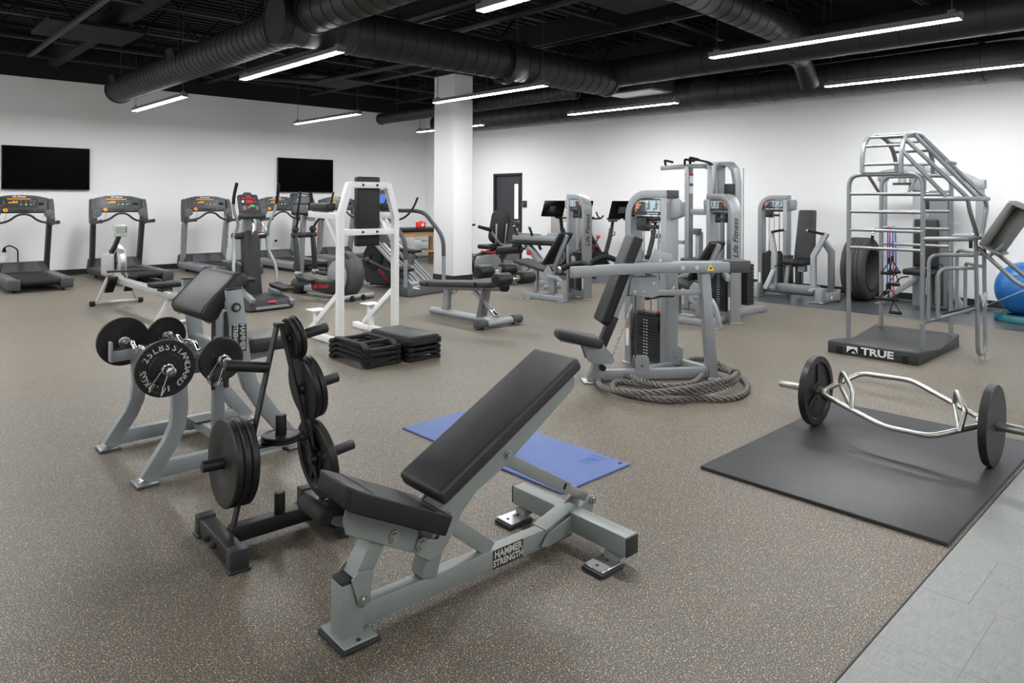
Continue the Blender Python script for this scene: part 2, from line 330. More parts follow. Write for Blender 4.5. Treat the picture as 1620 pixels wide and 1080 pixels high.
MB().cyl((.05, -3.05, -.1), (.35, -3.05, -.1), .13).build('stub', 'duct', d3); MB().tube([(.1, -3.0, -.05), (.5, -3.0, -.1), (.75, -3.0, -.42)], .12, 14, .25).build('drop_elbow', 'duct', d3)
d4 = duct('spiral_duct', (10.95, 14.2, 3.36), (10.95, 2.5, 3.32), .24, 'long black spiral duct hugging the right wall with an elbow at its near end', .3)
MB().tube([(0, -11.7, -.04), (0, -12.05, -.04), (.32, -12.2, -.04), (.62, -12.2, -.04)], .24, 20, .3).build('end_elbow', 'duct', d4)
MB().lathe([(.242, 7.4), (.275, 7.45), (.275, 7.9), (.242, 7.95), (.242, 7.4)], (0, 0, 0), (0, -1, 0), 28).build('wide_collar', 'duct', d4)
duct('spiral_duct', (8.6, 13.2, 3.22), (8.6, 7.6, 3.22), .11, 'thin black spiral duct passing behind the white column', .14)
duct('spiral_duct', (5.9, 3.95, 3.62), (8.7, 3.95, 3.52), .17, 'black spiral duct at top right above the long front lamp', .2)
pb = MB().box((0, 0, 0), (.6, 1.0, .3)).build('plenum_box', 'duct', None, .005, 1); pb.location = (9.4, 6.95, 3.36); tag(pb, 'square black plenum box with pale underside below the duct crossing', 'vent')
MB().box((0, 0, -.155), (.54, .9, .02)).build('pale_filter', 'tile_box', pb)
# conduits and pipes
def pipe(pts, r, label): q = MB().tube(pts, r, 8, .1).build('ceiling_pipe', 'duct'); tag(q, label, 'pipe', 'black ceiling pipes'); return q
pipe([(6.3, 8.4, 3.85), (6.3, 1.5, 3.85)], .05, 'black ceiling pipe crossing above the front middle lamps'); pipe([(5.3, 12.9, 3.7), (6.6, 12.3, 3.7), (6.8, 9.2, 3.7)], .05, 'bent black ceiling pipe left of the white column')
pipe([(10.2, 14.5, 3.55), (10.2, .5, 3.55)], .035, 'straight black pipe running along the right wall ducts'); pipe([(7.6, 5.2, 3.8), (9.8, 5.2, 3.7)], .03, 'thin black pipe above the right end of the largest duct')
# ---------------- lamps ----------------
def lamp(x, y0, y1, label):
    t = thing('linear_lamp', label, 'ceiling lamp', (x, (y0+y1)/2, 3.03), 0, 'suspended linear lamps'); L = y1-y0
    MB().bb(-.046, .046, -L/2, L/2, .0, .052).build('housing', 'lamp_body', t, .003, 1)
    MB().bb(-.042, .042, -L/2+.004, L/2-.004, -.006, .0005).build('diffuser', 'lamp', t)
    for s in (-1, 1):
        MB().bb(-.047, .047, s*(L/2)-.006, s*(L/2)+.006, -.007, .056).build('end_plate', 'lamp_body', t)
        m = MB(); m.bb(-.02, .02, s*(L/2-.07)-.03, s*(L/2-.07)+.03, .05, .085); m.build('bracket', 'lamp_body', t)
        m = MB(); m.tube([(0, s*(L/2-.07), .085), (.006*s, s*(L/2-.07), .5), (0, s*(L/2-.07), ZC-3.03)], .0045, 6); m.build('suspension_cable', 'cable', t)
lamp(3.83, 11.30, 13.84, 'suspended linear lamp nearest the left wall television, below the capped duct'); lamp(3.83, 6.65, 9.15, 'suspended linear lamp in front of the big duct at upper left')
lamp(6.91, 11.33, 13.82, 'suspended linear lamp above the right hand wall television'); lamp(6.98, 6.67, 9.16, 'suspended linear lamp crossing the white column')
lamp(9.70, 6.37, 8.69, 'suspended linear lamp right of the column, under the plenum box'); lamp(6.90, 1.73, 4.11, 'longest looking suspended lamp at top right, in front of the black ducts')
lamp(9.75, 1.6, 4.055, 'suspended linear lamp at the right edge, in front of the wall duct'); lamp(9.76, 11.15, 13.45, 'small far suspended lamp half hidden behind the white column'); lamp(3.83, 1.9, 4.42, 'suspended lamp cut off by the top edge of the picture')
for x, y in ((.75, 7.9), (.75, 12.6), (.75, -1.6), (3.83, -1.6), (6.9, -1.6), (9.75, -1.6), (-2, 3.1), (-2, 7.9), (-2, 12.6)): lamp(x, y-1.25, y+1.25, 'unseen suspended linear lamp added outside the picture')  # unseen lamps extend the grid; row nearest the front wall is added fill light
# ---------------- wall mounted things ----------------
def tv(x0, x1, label):
    t = thing('television', label, 'television', ((x0+x1)/2, YW-.05, 2.02), 0, 'wall televisions'); wd = x1-x0
    MB().box((0, 0, 0), (wd, .045, .80)).build('bezel', 'tv_bezel', t, .006, 2); MB().box((0, -.0235, .005), (wd-.024, .004, .772)).build('screen', 'screen', t); MB().box((0, .03, 0), (.5, .04, .4)).build('wall_mount', 'plastic', t)
tv(2.11, 3.51, 'black flat television on the left wall above the two leftmost treadmills'); tv(7.32, 8.74, 'black flat television on the left wall above the elliptical trainers')
t = thing('card_reader', 'small black card reader on the wall right of the door', 'card reader', (XW-.012, 11.73, 1.37)); MB().box((0, 0, 0), (.024, .13, .15)).build('housing', 'door_frame', t, .004, 2); MB().box((-.013, 0, .01), (.004, .05, .03)).build('sensor', 'plastic_mid', t)
X, Y, Z = (1, 0, 0), (0, 1, 0), (0, 0, 1)
def bolt(name, p, r=.018, d=(0, -1, 0), par=None, mt='zinc', t=.014):
    m = MB(); p = V(p); d = V(d); m.cyl(p, p+d*t*.55, r, n=20); m.cyl(p+d*t*.55, p+d*t, r*.72, r*.6, 6 if r < .012 else 14); return m.build(name, mt, par)
# ---------------- adjustable bench ----------------
bn = thing('adjustable_bench', 'grey framed adjustable weight bench with raised black backrest, largest in the foreground', 'weight bench', (1.75, 2.09, 0), R(-2.2))
def B(x, z, y=0.): return (x-1.75, y, z)
m = MB(); m.bar(B(1.25, .07), B(2.31, .06), .058, .078); m.build('main_beam', 'bench_grey', bn, .006)
m = MB(); m.bb(1.205-1.75, 1.288-1.75, -.04, .04, .02, .2); m.build('front_post', 'bench_grey', bn, .005)
MB().bb(1.208-1.75, 1.285-1.75, -.037, .037, .195, .212).build('post_cap', 'plastic', bn, .004)
fp = MB().bb(1.19-1.75, 1.315-1.75, -.085, .085, .016, .024).build('foot_plate', 'bench_grey', bn, .002, 1); MB().bb(1.183-1.75, 1.322-1.75, -.09, .09, 0, .016).build('rubber_foot', 'plastic', fp, .005)
for y in (-.07, .07): bolt('screw', (1.25-1.75, y, .024), .008, Z, fp, 'plastic', .004)
# rear cross beam
m = MB(); m.bb(2.285-1.75, 2.36-1.75, -.345, .335, .052, .135); cb = m.build('cross_beam', 'bench_grey', bn, .006)
for s in (-1, 1):
    MB().bb(2.287-1.75, 2.358-1.75, s*.34-.008+(-.002 if s < 0 else -.003), s*.34+.004, .055, .132).build('end_cap', 'plastic', cb, .003)
    q = MB().bb(2.175-1.75, 2.30-1.75, s*.27-.05, s*.27+.05, .018, .026).build('foot_plate', 'steel', bn, .003, 1); MB().bb(2.165-1.75, 2.305-1.75, s*.27-.055, s*.27+.055, 0, .018).build('rubber_foot', 'plastic', q, .006)
    for x in (2.2, 2.26): bolt('screw', (x-1.75, s*.27, .026), .007, Z, q, 'plastic', .004)
    MB().bar(B(2.3, .05, s*.27), B(2.3, .026, s*.27), .06, .05, X).build('foot_bracket', 'bench_grey', bn)
    wq = MB().lathe([(.012, -.015), (.035, -.015), (.042, -.008), (.042, .008), (.035, .015), (.012, .015), (.012, -.015)], B(2.41, .05, s*.2), Y, 24).build('transport_wheel', 'rubber', bn); MB().cyl(B(2.41, .05, s*.2-.02), B(2.41, .05, s*.2+.02), .013).build('axle', 'zinc', wq)
    MB().bar(B(2.35, .09, s*.2-s*.03), B(2.41, .05, s*.2-s*.03), .006, .04, Z).build('wheel_bracket', 'bench_grey', bn)
# curved rear plates
pl = [(2.11, .045), (2.15, .09), (2.24, .11), (2.33, .135), (2.385, .165), (2.405, .178), (2.43, .168), (2.437, .145), (2.425, .11), (2.39, .06), (2.33, .045), (2.25, .048), (2.15, .03)]
for y in (-.046, .040): MB().prism([(a-1.75, b) for a, b in pl], (0, y, 0), X, Z, (0, .007, 0)).build('rear_plate', 'bench_grey', bn, .002, 1)
MB().bar(B(2.14, .1, 0), B(2.3, .145, 0), .08, .006, Z).build('gusset_plate', 'bench_grey', bn)
bolt('bolt', B(2.418, .155, -.046), .02, (0, -1, 0), bn)
# adjusting arm
m = MB(); m.bar(B(1.90, .465), B(2.30, .225), .048, .05); m.build('support_arm', 'bench_grey', bn, .004)
m = MB(); m.bar(B(2.27, .243), B(2.418, .155), .037, .039); m.build('inner_arm', 'steel', bn, .003)
m = MB(); m.bar(B(2.262, .25, -.026), B(2.272, .244, -.026), .003, .026); m.build('slot', 'rubber', bn)
bolt('bolt', B(1.915, .475, -.052), .02, (0, -1, 0), bn)
# seat links
bp = [(1.212, .375), (1.202, .42), (1.213, .462), (1.50, .302), (1.497, .238), (1.47, .232)]
for y in (-.052, .045): MB().prism([(a-1.75, b) for a, b in bp], (0, y, 0), X, Z, (0, .007, 0)).build('seat_plate', 'bench_grey', bn, .002, 1)
bolt('bolt', B(1.395, .315, -.052), .021, (0, -1, 0), bn); bolt('bolt', B(1.505, .255, -.058), .024, (0, -1, 0), bn)
# back plate with hook shape
hk = [(1.485, .272), (1.472, .24), (1.49, .215), (1.545, .178), (1.60, .187), (1.64, .232), (1.69, .31), (1.76, .37), (1.9, .43), (2.27, .655), (2.295, .68), (2.295, .715), (2.27, .735), (1.60, .385), (1.575, .352), (1.60, .315), (1.605, .29), (1.583, .245), (1.565, .248), (1.53, .262)]
for y in (-.054, .047): MB().prism([(a-1.75, b) for a, b in hk], (0, y, 0), X, Z, (0, .007, 0)).build('back_plate', 'bench_grey', bn, .0025, 1)
MB().bar(B(1.72, .40, 0), B(2.25, .70, 0), .09, .006, (0, 0, 1)).build('back_channel', 'bench_grey', bn)
bolt('bolt', B(1.628, .322, -.054), .021, (0, -1, 0), bn)
m = MB(); m.bar(B(1.57, .345, 0), B(1.655, .395, 0), .13, .006, (-.5, 0, .86)); m.build('pad_bracket', 'bench_grey', bn, .002, 1)
# upright and brace
MB().bar(B(1.555, .105), B(1.622, .318), .075, .068, X).build('upright', 'bench_grey', bn, .005); MB().bar(B(1.865, .10), B(1.665, .265), .06, .03, Y).build('brace', 'bench_grey', bn, .004)
# front arm
MB().bar(B(1.262, .17), B(1.365, .345), .078, .062, X).build('front_arm', 'bench_grey', bn, .005)
for y in (-.05, .044): MB().prism([(1.235-1.75, .215), (1.262-1.75, .235), (1.32-1.75, .225), (1.305-1.75, .12), (1.283-1.75, .11), (1.26-1.75, .125)], (0, y, 0), X, Z, (0, .006, 0)).build('pivot_plate', 'bench_grey', bn, .002, 1)
bolt('bolt', B(1.283, .139, -.05), .019, (0, -1, 0), bn)
# pads
def slab(name, a, b, wd, th, par, bev=.022, taper=0., mt='vinyl'):
    """padded board from a to b (top surface line in the x-z plane), width along y"""
    a, b = V(a), V(b); d = (b-a).normalized(); n = V((-d.z, 0, d.x)); m = MB(); y = V((0, wd/2, 0)); yb = y*(1-taper)
    m.hexa([a-n*th-yb, b-n*th-y, b-n*th+y, a-n*th+yb, a-yb, b-y, b+y, a+yb]); return m.build(name, mt, par, bev, 4)
bk = slab('backrest', B(1.525, .447), B(2.235, .828), .27, .062, bn, .02, mt='vinyl_worn')
m = MB(); a, b = V(B(1.525, .447)), V(B(2.235, .828)); d = (b-a).normalized(); n = V((-d.z, 0, d.x))
for s in (-1, 1): m.tube([a+d*.03-n*.02+V((0, s*.1355, 0)), b-d*.03-n*.02+V((0, s*.1355, 0))], .0022, 6)
m.build('seam', 'vinyl', bk)
a, b = V(B(1.19, .556)), V(B(1.60, .347)); d = (b-a).normalized(); n = V((-d.z, 0, d.x)); m = MB(); hw = .125
pr = [(0, .095), (.03, .112), (.1, .125), (.46, .125)]
top = [a+d*s+V((0, w_, 0)) for s, w_ in pr]+[a+d*s+V((0, -w_, 0)) for s, w_ in pr[::-1]]
f0 = [m.bm.verts.new(p) for p in top]; f1 = [m.bm.verts.new(p-n*.072+(d*.03 if i in (0, 7) else d*0)) for i, p in enumerate(top)]
m.bm.faces.new(f0); m.bm.faces.new(f1[::-1])
for i in range(8): m.bm.faces.new((f0[i], f1[i], f1[(i+1) % 8], f0[(i+1) % 8]))
st = m.build('seat', 'vinyl', bn, .018, 4)
m = MB(); q = a+d*.10; m.tube([q+n*.001+V((0, -.112, 0)), q+n*.002, q+n*.001+V((0, .112, 0))], .002, 6); m.build('seam', 'vinyl', st)
MB().bar(B(1.25, .443), B(1.5, .317), .1, .03, Z).build('seat_rail', 'plastic', bn)
# leg roller stub under the seat front
m = MB(); m.cyl(B(1.155, .44, -.03), B(1.155, .44, .14), .027, n=20); m.build('grip_handle', 'rubber', bn, .008, 3)
MB().bar(B(1.165, .44, .05), B(1.27, .425, .03), .03, .05).build('handle_bracket', 'plastic', bn, .004)
# decal
dq = MB().bb(1.862-1.75, 2.02-1.75, -.0305, -.028, .03, .102).build('decal', 'letter_black', bn)
dm = dq.data; 
for i, s in enumerate(('HAMMER', 'STRENGTH')): text('lettering', s, .04 if i == 0 else .035, 'letter', dq, B(1.941, .082-.033*i, -.031), X, Z, .001, .0012, 0, sx=.9)
# ---------------- mats ----------------
t = MB().bb(2.63, 3.195, 2.398, 3.785, 0, .012).build('exercise_mat', 'blue_mat', None, .004, 2); tag(t, 'blue rubber exercise mat lying on the floor behind the weight bench', 'exercise mat')
fr = MB()
for c in ((3.16, 2.44), (2.665, 2.44)): MB().cyl((*c, .0118), (*c, .0126), .012).build('eyelet', 'rubber', t)
for x0, x1, y0, y1 in ((3.02, 3.15, 2.545, 2.549), (3.02, 3.15, 2.615, 2.619), (3.02, 3.024, 2.545, 2.619), (3.146, 3.15, 2.545, 2.619)): fr.bb(x0, x1, y0, y1, .0115, .0126)
lg = fr.build('logo_frame', 'mat_print', t); text('lettering', 'GYM', .05, 'mat_print', lg, (3.085, 2.582, .0124), (0, -1, 0), (1, 0, 0), .0006)
bpy.data.objects.remove(lg.children[0])
for yy in (2.565, 2.58, 2.595): MB().tube([(3.04, yy, .0122), (3.075, yy+.008, .0122), (3.1, yy-.006, .0122), (3.13, yy+.004, .0122)], .0018, 5).build('logo_mark', 'mat_print', lg)
t = MB().bb(3.44, 5.25, .905, 2.105, 0, .019).build('rubber_mat', 'rubber_mat', None, .004, 2); tag(t, 'thick black rubber floor mat under the hexagonal trap bar', 'floor mat')
# ---------------- plates ----------------
def plate(name, label, r, t, loc, ax, style, group=None, hole=.026, mt='iron', cat='weight plate'):
    p = thing(name, label, cat, loc, 0, group); ax = V(ax).normalized(); h = t/2
    if style == 'flat': pr = [(hole, -h), (r-.006, -h), (r, -h+.006), (r, h-.006), (r-.006, h), (hole+.028, h), (hole+.024, h-.003), (hole, h-.003), (hole, -h)]
    elif style == 'rim': pr = [(hole, -h), (r-.004, -h), (r, -h+.004), (r, h-.004), (r-.004, h), (r-.02, h), (r-.026, h-.009), (hole+.055, h-.009), (hole+.048, h-.002), (hole, h-.002), (hole, -h)]
    else: pr = [(hole, -h*.8), (hole+.03, -h*.8), (hole+.036, -h*.3), (r-.05, -h*.3), (r-.04, -h), (r-.004, -h), (r, -h+.004), (r, h-.004), (r-.004, h), (r-.04, h), (r-.05, h*.3), (hole+.036, h*.3), (hole+.03, h*.8), (hole, h*.8), (hole, -h*.8)]
    MB().lathe(pr, (0, 0, 0), ax, 56).build('disc', mt, p); return p
def ring_text(par, s, rad, size, ax, h, a0, step, mt='letter', flip=1):
    ax = V(ax).normalized(); up = V((0, 0, 1)) if abs(ax.z) < .9 else V((0, 1, 0)); rt = up.cross(ax); objs = []
    for i, ch in enumerate(s):
        if ch == ' ': continue
        a = R(a0-step*i); d = rt*math.cos(a)+up*math.sin(a); e = rt*math.sin(a)-up*math.cos(a)
        if flip < 0: pass
        objs.append(text('letter', ch, size, mt, par, d*rad+ax*h, e, d, .0012, .0008))
    return objs
# ---------------- plate tree ----------------
tr = thing('plate_tree', 'black A-shaped weight plate tree with pegs beside the weight bench', 'plate rack', (1.40, 2.97, 0), R(-3))
for s, nm in ((-.235, 'l'), (.235, 'r')):
    f = MB().bb(s-.033, s+.033, -.20, .22, .012, .082).build('foot_bar', 'tree_black', tr, .005)
    for y in (-.19, .21): 
        MB().bb(s-.037, s+.037, y-.028, y+.028, .008, .088).build('end_cap', 'plastic', f, .004); MB().bb(s-.044, s+.044, y-.034, y+.034, 0, .012).build('rubber_foot', 'plastic', f, .004)
    for y in (-.02, .06): bolt('bolt', (s-.033 if s < 0 else s+.033, y, .045), .012, (-1 if s < 0 else 1, 0, 0), tr, 'tree_black', .02)
MB().bb(-.202, .202, -.03, .03, .03, .095).build('cross_beam', 'tree_black', tr, .004)
MB().bars([(-.205, 0, .04), (-.185, 0, .1), (.0, 0, .925)], .038, .012, X).build('frame_bar', 'tree_black', tr, .002, 1)
MB().bars([(.205, 0, .04), (.215, 0, .1), (.018, 0, .925)], .038, .012, X).build('frame_bar', 'tree_black', tr, .002, 1)
MB().bb(-.012, .03, -.019, .019, .915, .932).build('top_weld', 'tree_black', tr, .003)
MB().bar((-.112, 0, .405), (.15, 0, .40), .04, .01).build('shelf_bar', 'tree_black', tr, .002)
def peg(a, b, r=.0235): m = MB(); m.cyl(a, b, r, n=20); m.build('peg', 'tree_black', tr, .003, 2)
PG = {'UL': ((-.045, 0, .742), (-.225, 0, .778)), 'LL': ((-.125, 0, .365), (-.315, 0, .373)), 'R1': ((.045, 0, .853), (.235, 0, .885)), 'R2': ((.1, 0, .62), (.29, 0, .648)), 'R3': ((.155, 0, .29), (.372, 0, .316)), 'C1': ((.015, 0, .09), (.015, 0, .185)), 'C2': ((.019, 0, .405), (.019, 0, .525))}
for a, b in PG.values(): peg(a, b)
TM = Matrix.Translation((1.40, 2.97, 0)) @ Matrix.Rotation(R(-3), 4, 'Z')
def on_peg(k, x, r, th, style, label, mt='iron', drop=0):
    a, b = V(PG[k][0]), V(PG[k][1]); d = (b-a).normalized(); p = a+d*x; p.z -= drop
    return plate('weight_plate', label, r, th, TM @ p, (TM.to_3x3() @ d), style, 'plates on the plate tree', .0262, mt)
on_peg('LL', .03, .182, .031, 'flat', 'innermost of three big plates on the lower left peg', 'iron'); on_peg('LL', .0625, .182, .031, 'flat', 'middle one of three big plates on the lower left peg', 'iron')
on_peg('LL', .095, .182, .031, 'flat', 'outermost big black plate facing left on the lower left peg', 'iron_worn')
on_peg('R1', .02, .094, .021, 'rim', 'inner small plate on the top right peg of the tree'); on_peg('R1', .043, .098, .022, 'flat', 'outer small plate on the top right peg of the tree')
on_peg('R2', .03, .146, .03, 'flat', 'inner medium plate on the middle right peg'); on_peg('R2', .061, .142, .027, 'rim', 'outer medium plate on the middle right peg')
w3 = on_peg('R3', .038, .182, .036, 'deep', 'spoked wheel plate on the lowest right peg of the tree')
ax3 = (V(PG['R3'][1])-V(PG['R3'][0])).normalized(); ax3 = TM.to_3x3() @ ax3; e1 = V((0, 1, 0)); e2 = ax3.cross(e1).normalized(); e1 = e2.cross(ax3)
for k in range(5): c = e1*math.cos(k*1.2566+.3)+e2*math.sin(k*1.2566+.3); MB().bar(c*.05, c*.145, .022, .026, ax3).build('spoke', 'iron', w3, .003)
for k, (z, l) in enumerate(((.419, 'lower'), (.434, 'upper'))):
    p = plate('weight_plate', l+' of the two small plates lying flat on the middle shelf peg', .083 if k else .085, .0145, TM @ V((.019, 0, z)), Z, 'rim', 'plates on the plate tree', .0255, 'iron_worn')
ring_text(p, '2 1/2 LBS STANDARD', .058, .013, Z, .0022, 200, 17)
# ---------------- preacher curl bench ----------------
pc = thing('preacher_curl_bench', 'grey preacher curl bench with sloping black arm pad, holding two curl bars', 'weight bench', (1.5, 4.3, 0))
def Pq(x, y, z): return (x-1.5, y, z)
for s in (-1, 1):
    y = s*.35
    MB().bar(Pq(1.2, y, .06), Pq(1.97, y, .06), .05, .078).build('base_rail', 'grey_paint', pc, .005)
    MB().bars([Pq(1.155, y, .02), Pq(1.27, y, .19), Pq(1.305, y, .27), Pq(1.318, y, .36), Pq(1.312, y, .54)], .078, .05, Y).build('front_leg', 'grey_paint', pc, .005)
    MB().bars([Pq(1.985, y, .02), Pq(1.80, y, .26), Pq(1.70, y, .42), Pq(1.655, y, .56), Pq(1.603, y, .97)], .084, .05, Y).build('upright', 'grey_paint', pc, .005)
    for x in (1.15, 1.965):
        f = MB().bb(x-1.5-.05, x-1.5+.05, y-.058, y+.058, .012, .02).build('foot_plate', 'steel', pc, .002, 1); MB().bb(x-1.5-.055, x-1.5+.055, y-.062, y+.062, 0, .013).build('rubber_foot', 'plastic_grey', f, .004)
    q = MB().bb(1.561-1.5, 1.647-1.5, y-.026, y+.026, .968, .976).build('end_cap', 'plastic', pc, .003)
    r_ = MB().bar(Pq(1.155, y-s*.04, .552), Pq(1.66, y-s*.04, .567), .045, .066).build('rack_arm', 'grey_paint', pc, .005)
    MB().prism(rpoly(.012, .118, .005, 3, 1.153-1.5, .578), (0, y-s*.04-.028, 0), X, Z, (0, .056, 0)).build('rack_hook', 'grey_paint', pc, .002, 1)
    MB().bb(1.42-1.5, 1.428-1.5, y-s*.04-.022, y-s*.04+.022, .55, .625).build('rack_stop', 'plastic', pc, .002, 1); MB().bb(1.165-1.5, 1.66-1.5, y-s*.04-.02, y-s*.04+.02, .5905, .594).build('wear_strip', 'plastic', pc)
    g = MB(); g.cyl(Pq(1.607, y-.026, .87), Pq(1.607, y-.036, .87), .026, n=20); bq = g.build('bolt_washer', 'plastic', pc); bolt('bolt', Pq(1.607, y-.036, .87), .014, (0, -1, 0), bq)
for z in (.87, .60): MB().bar(Pq(1.615 if z > .7 else 1.64, -.33, z), Pq(1.615 if z > .7 else 1.64, .33, z), .05, .05).build('cross_bar', 'grey_paint', pc, .004)
MB().bar(Pq(1.655, -.33, .06), Pq(1.655, .33, .06), .06, .06).build('base_cross_beam', 'grey_paint', pc, .005)
MB().bar(Pq(1.655, 0, .05), Pq(1.655, 0, .82), .05, .065, X).build('centre_post', 'grey_paint', pc, .005)
for z0, z1 in ((.62, .80), (.34, .48)):
    for dx in (-.04, .04): 
        q = MB().bb(1.655-1.5+dx-.012, 1.655-1.5+dx+.012, -.037, -.028, z0, z1).build('guide_strip', 'plastic', pc, .002, 1)
    bolt('bolt', Pq(1.62, -.037, z0+.03), .009, (0, -1, 0), pc)
MB().bb(1.655-1.5-.065, 1.655-1.5+.065, .18, .33, .09, .1).build('step_plate', 'plastic', pc, .002, 1); q = MB().bb(1.60-1.5, 1.72-1.5, .318, .326, .02, .1).build('bolt_plate', 'steel', pc, .002, 1)
MB().bar(Pq(1.70, 0, .50), Pq(1.98, 0, .52), .06, .06).build('seat_beam', 'grey_paint', pc, .004)
cushion('seat', Pq(1.93, 0, .59), (.30, .34, .085), 'vinyl_worn', pc, bev=.026)
# pad: wedge wrapped in vinyl
pf = [(1.515, .775), (1.482, .80), (1.468, .835), (1.482, .868), (1.60, .985), (1.655, 1.04), (1.70, 1.045), (1.728, 1.02), (1.722, .985), (1.65, .93), (1.585, .85), (1.56, .80)]
m = MB(); m.prism([(a-1.5, b) for a, b in pf], (0, -.26, 0), X, Z, (0, .52, 0)); ap = m.build('arm_pad', 'vinyl_worn', pc, .014, 3)
m = MB()
for yy in (-.238, .238): m.tube([(a-1.5+(a-1.6)*.02, yy, b+(b-.92)*.02) for a, b in pf], .0025, 6, closed=True)
m.build('piping', 'vinyl', ap)
sd = MB().bb(1.585-1.5, 1.668-1.5, -.3775, -.375, .62, .775)
sd = sd.build('decal', 'letter_black', pc)
for i, s in enumerate(('HAMMER', 'STRENGTH')): text('lettering', s, .04 if i == 0 else .034, 'letter', sd, Pq(1.645-.04*i, -.3785, .70), (0, 0, -1), X, .001, .0012, sx=.92)
MB().bar(Pq(1.60, -.374, .62), Pq(1.60, -.374, .63), .001, .001).build('weld', 'grey_paint', pc)
# curl bars
def curl_bar(x, z, dx, label, sl):
    b = thing('curl_bar', label, 'barbell', (x, 4.3, z), 0, 'curl bars on the preacher bench'); p = lambda y, h=0.: (dx*y, y, h)
    MB().tube([p(-.42), p(-.30), p(-.24, .035), p(-.13, -.012), p(-.07, .03), p(.07, .03), p(.13, -.012), p(.24, .035), p(.30), p(.42)], .0125, 14, .03).build('shaft', 'chrome', b)
    for s in (-1, 1):
        MB().cyl(p(s*.405), p(s*.43), .036, n=24).build('sleeve_collar', 'chrome', b, .004)
        MB().cyl(p(s*.43), p(s*sl), .0245, n=24).build('sleeve', 'chrome', b, .003)
    MB().cyl(p(-sl-.001), p(-sl+.002), .012).build('end_bolt', 'zinc' if sl > .5 else 'plastic', b)
    return b
Z1, Z2 = .607, .609
b1 = curl_bar(1.235, Z1, .045, 'chrome curl bar resting in the front hooks of the preacher bench', .56); b2 = curl_bar(1.50, Z2, .0, 'chrome curl bar resting further back beside the preacher bench posts', .53)
p25 = plate('weight_plate', 'black plate lettered 25 lbs on the front curl bar, facing the camera', .146, .03, (1.235-.0203, 4.3-.448, Z1), (-.045, -1, 0), 'rim', 'plates on the curl bars', .0255, 'iron_worn')
axp = (-.045, -1, 0)
ring_text(p25, '25LBS', .107, .047, axp, .0068, 151, 16.5); ring_text(p25, 'STANDARD', .107, .047, axp, .0068, 66, 16.5); ring_text(p25, '11.3KGS', .107, .047, axp, .0068, 278, 15.5)
plate('weight_plate', 'worn black plate at the far left end of the front curl bar', .146, .03, (1.235+.0203, 4.3+.448, Z1), (.045, 1, 0), 'rim', 'plates on the curl bars', .0255, 'iron_worn')
plate('weight_plate', 'medium black plate on the rear curl bar, near end', .119, .026, (1.50, 4.3-.444, Z2), (0, -1, 0), 'flat', 'plates on the curl bars', .0255, 'iron_worn')
plate('weight_plate', 'medium black plate on the rear curl bar, far end', .119, .026, (1.50, 4.3+.444, Z2), (0, 1, 0), 'rim', 'plates on the curl bars', .0255, 'iron_worn')
def clip(x, y, z, label, s=-1):
    c = thing('spring_clip', label, 'spring clip', (x, y, z), 0, 'spring clips on the curl bars'); m = MB()
    m.tube([(.0275*math.cos(t*.5), .0085*s*t/6.28*.5*2/2, .0275*math.sin(t*.5)) for t in range(0, 38)], .0026, 6); m.build('coil', 'chrome', c)
    for k, (dx, dz) in enumerate(((-.085, -.075), (-.03, -.105))):
        m = MB(); e = V((dx, s*.02, dz)); a = V((-.026, s*.006*k, -.006)) if k == 0 else V((-.004, s*.02, -.027)); q = e+V((-.018, 0, -.02)); m.tube([a, e, q+V((.012, 0, -.006)), a*.2+e*.8+V((.012, s*.002, 0))], .0028, 6, .008); m.build('handle', 'chrome', c)
clip(1.235-.021, 4.3-.478, Z1, 'chrome spring clip holding the 25 lbs plate on the front curl bar'); clip(1.5, 4.3-.47, Z2, 'chrome spring clip at the near end of the rear curl bar')
clip(1.235+.021, 4.3+.472, Z1, 'chrome spring clip at the far end of the front curl bar', 1); clip(1.5, 4.3+.465, Z2, 'chrome spring clip at the far end of the rear curl bar', 1)
# ---------------- trap bar ----------------
zc = .019+.2235; ZB = zc
tb = thing('trap_bar', 'galvanised hexagonal trap bar with two black plates standing on the rubber mat', 'barbell', (4.625, 1.49, ZB), 0)
HW = [(4.66, 1.93, .252), (4.88, 1.79, .344), (4.88, 1.49, .354), (4.66, 1.05, .252), (4.59, 1.05, .236), (4.42, 1.25, .166), (4.42, 1.49, .163), (4.59, 1.93, .236)]
TL = lambda p: V(p)-V((4.625, 1.49, ZB))
MB().tube([TL(p) for p in HW], .0155, 14, .05, closed=True).build('hexagon_frame', 'zinc', tb)
for s in (-1, 1):
    MB().cyl((0, s*.41, 0), (0, s*.462, 0), .026, n=24).build('collar', 'zinc', tb, .002); MB().cyl((0, s*.462, 0), (0, s*.73, 0), .0245, n=24).build('sleeve', 'zinc', tb, .003)
for q in ([(4.74, 1.874, .285), (4.70, 1.839, .378), (4.56, 1.722, .305), (4.5, 1.705, .205)], [(4.74, 1.216, .29), (4.70, 1.196, .383), (4.55, 1.113, .315), (4.5, 1.13, .205)]):
    MB().tube([TL(p) for p in q], .0135, 12, .03).build('raised_handle', 'zinc', tb); MB().cyl(TL(q[0]), TL(q[3]), .0135, n=12).build('handle_brace', 'zinc', tb)
def bigplate(y, s, label, mt):
    p = plate('weight_plate', label, .2235, .042, (4.625, 1.49+s*.487, ZB), (0, -1, 0), 'deep', 'plates on the trap bar', .0258, mt)
    for k in range(3):
        a = R(90+120*k); e = V((math.cos(a), 0, math.sin(a))); MB().bar(e*.055, e*.178, .026, .034, Y).build('spoke', mt, p, .004)
    return p
q1 = bigplate(0, 1, 'black iron plate on the far left end of the trap bar, spokes showing', 'iron'); q2 = bigplate(0, -1, 'worn black plate on the right end of the trap bar', 'iron_worn')
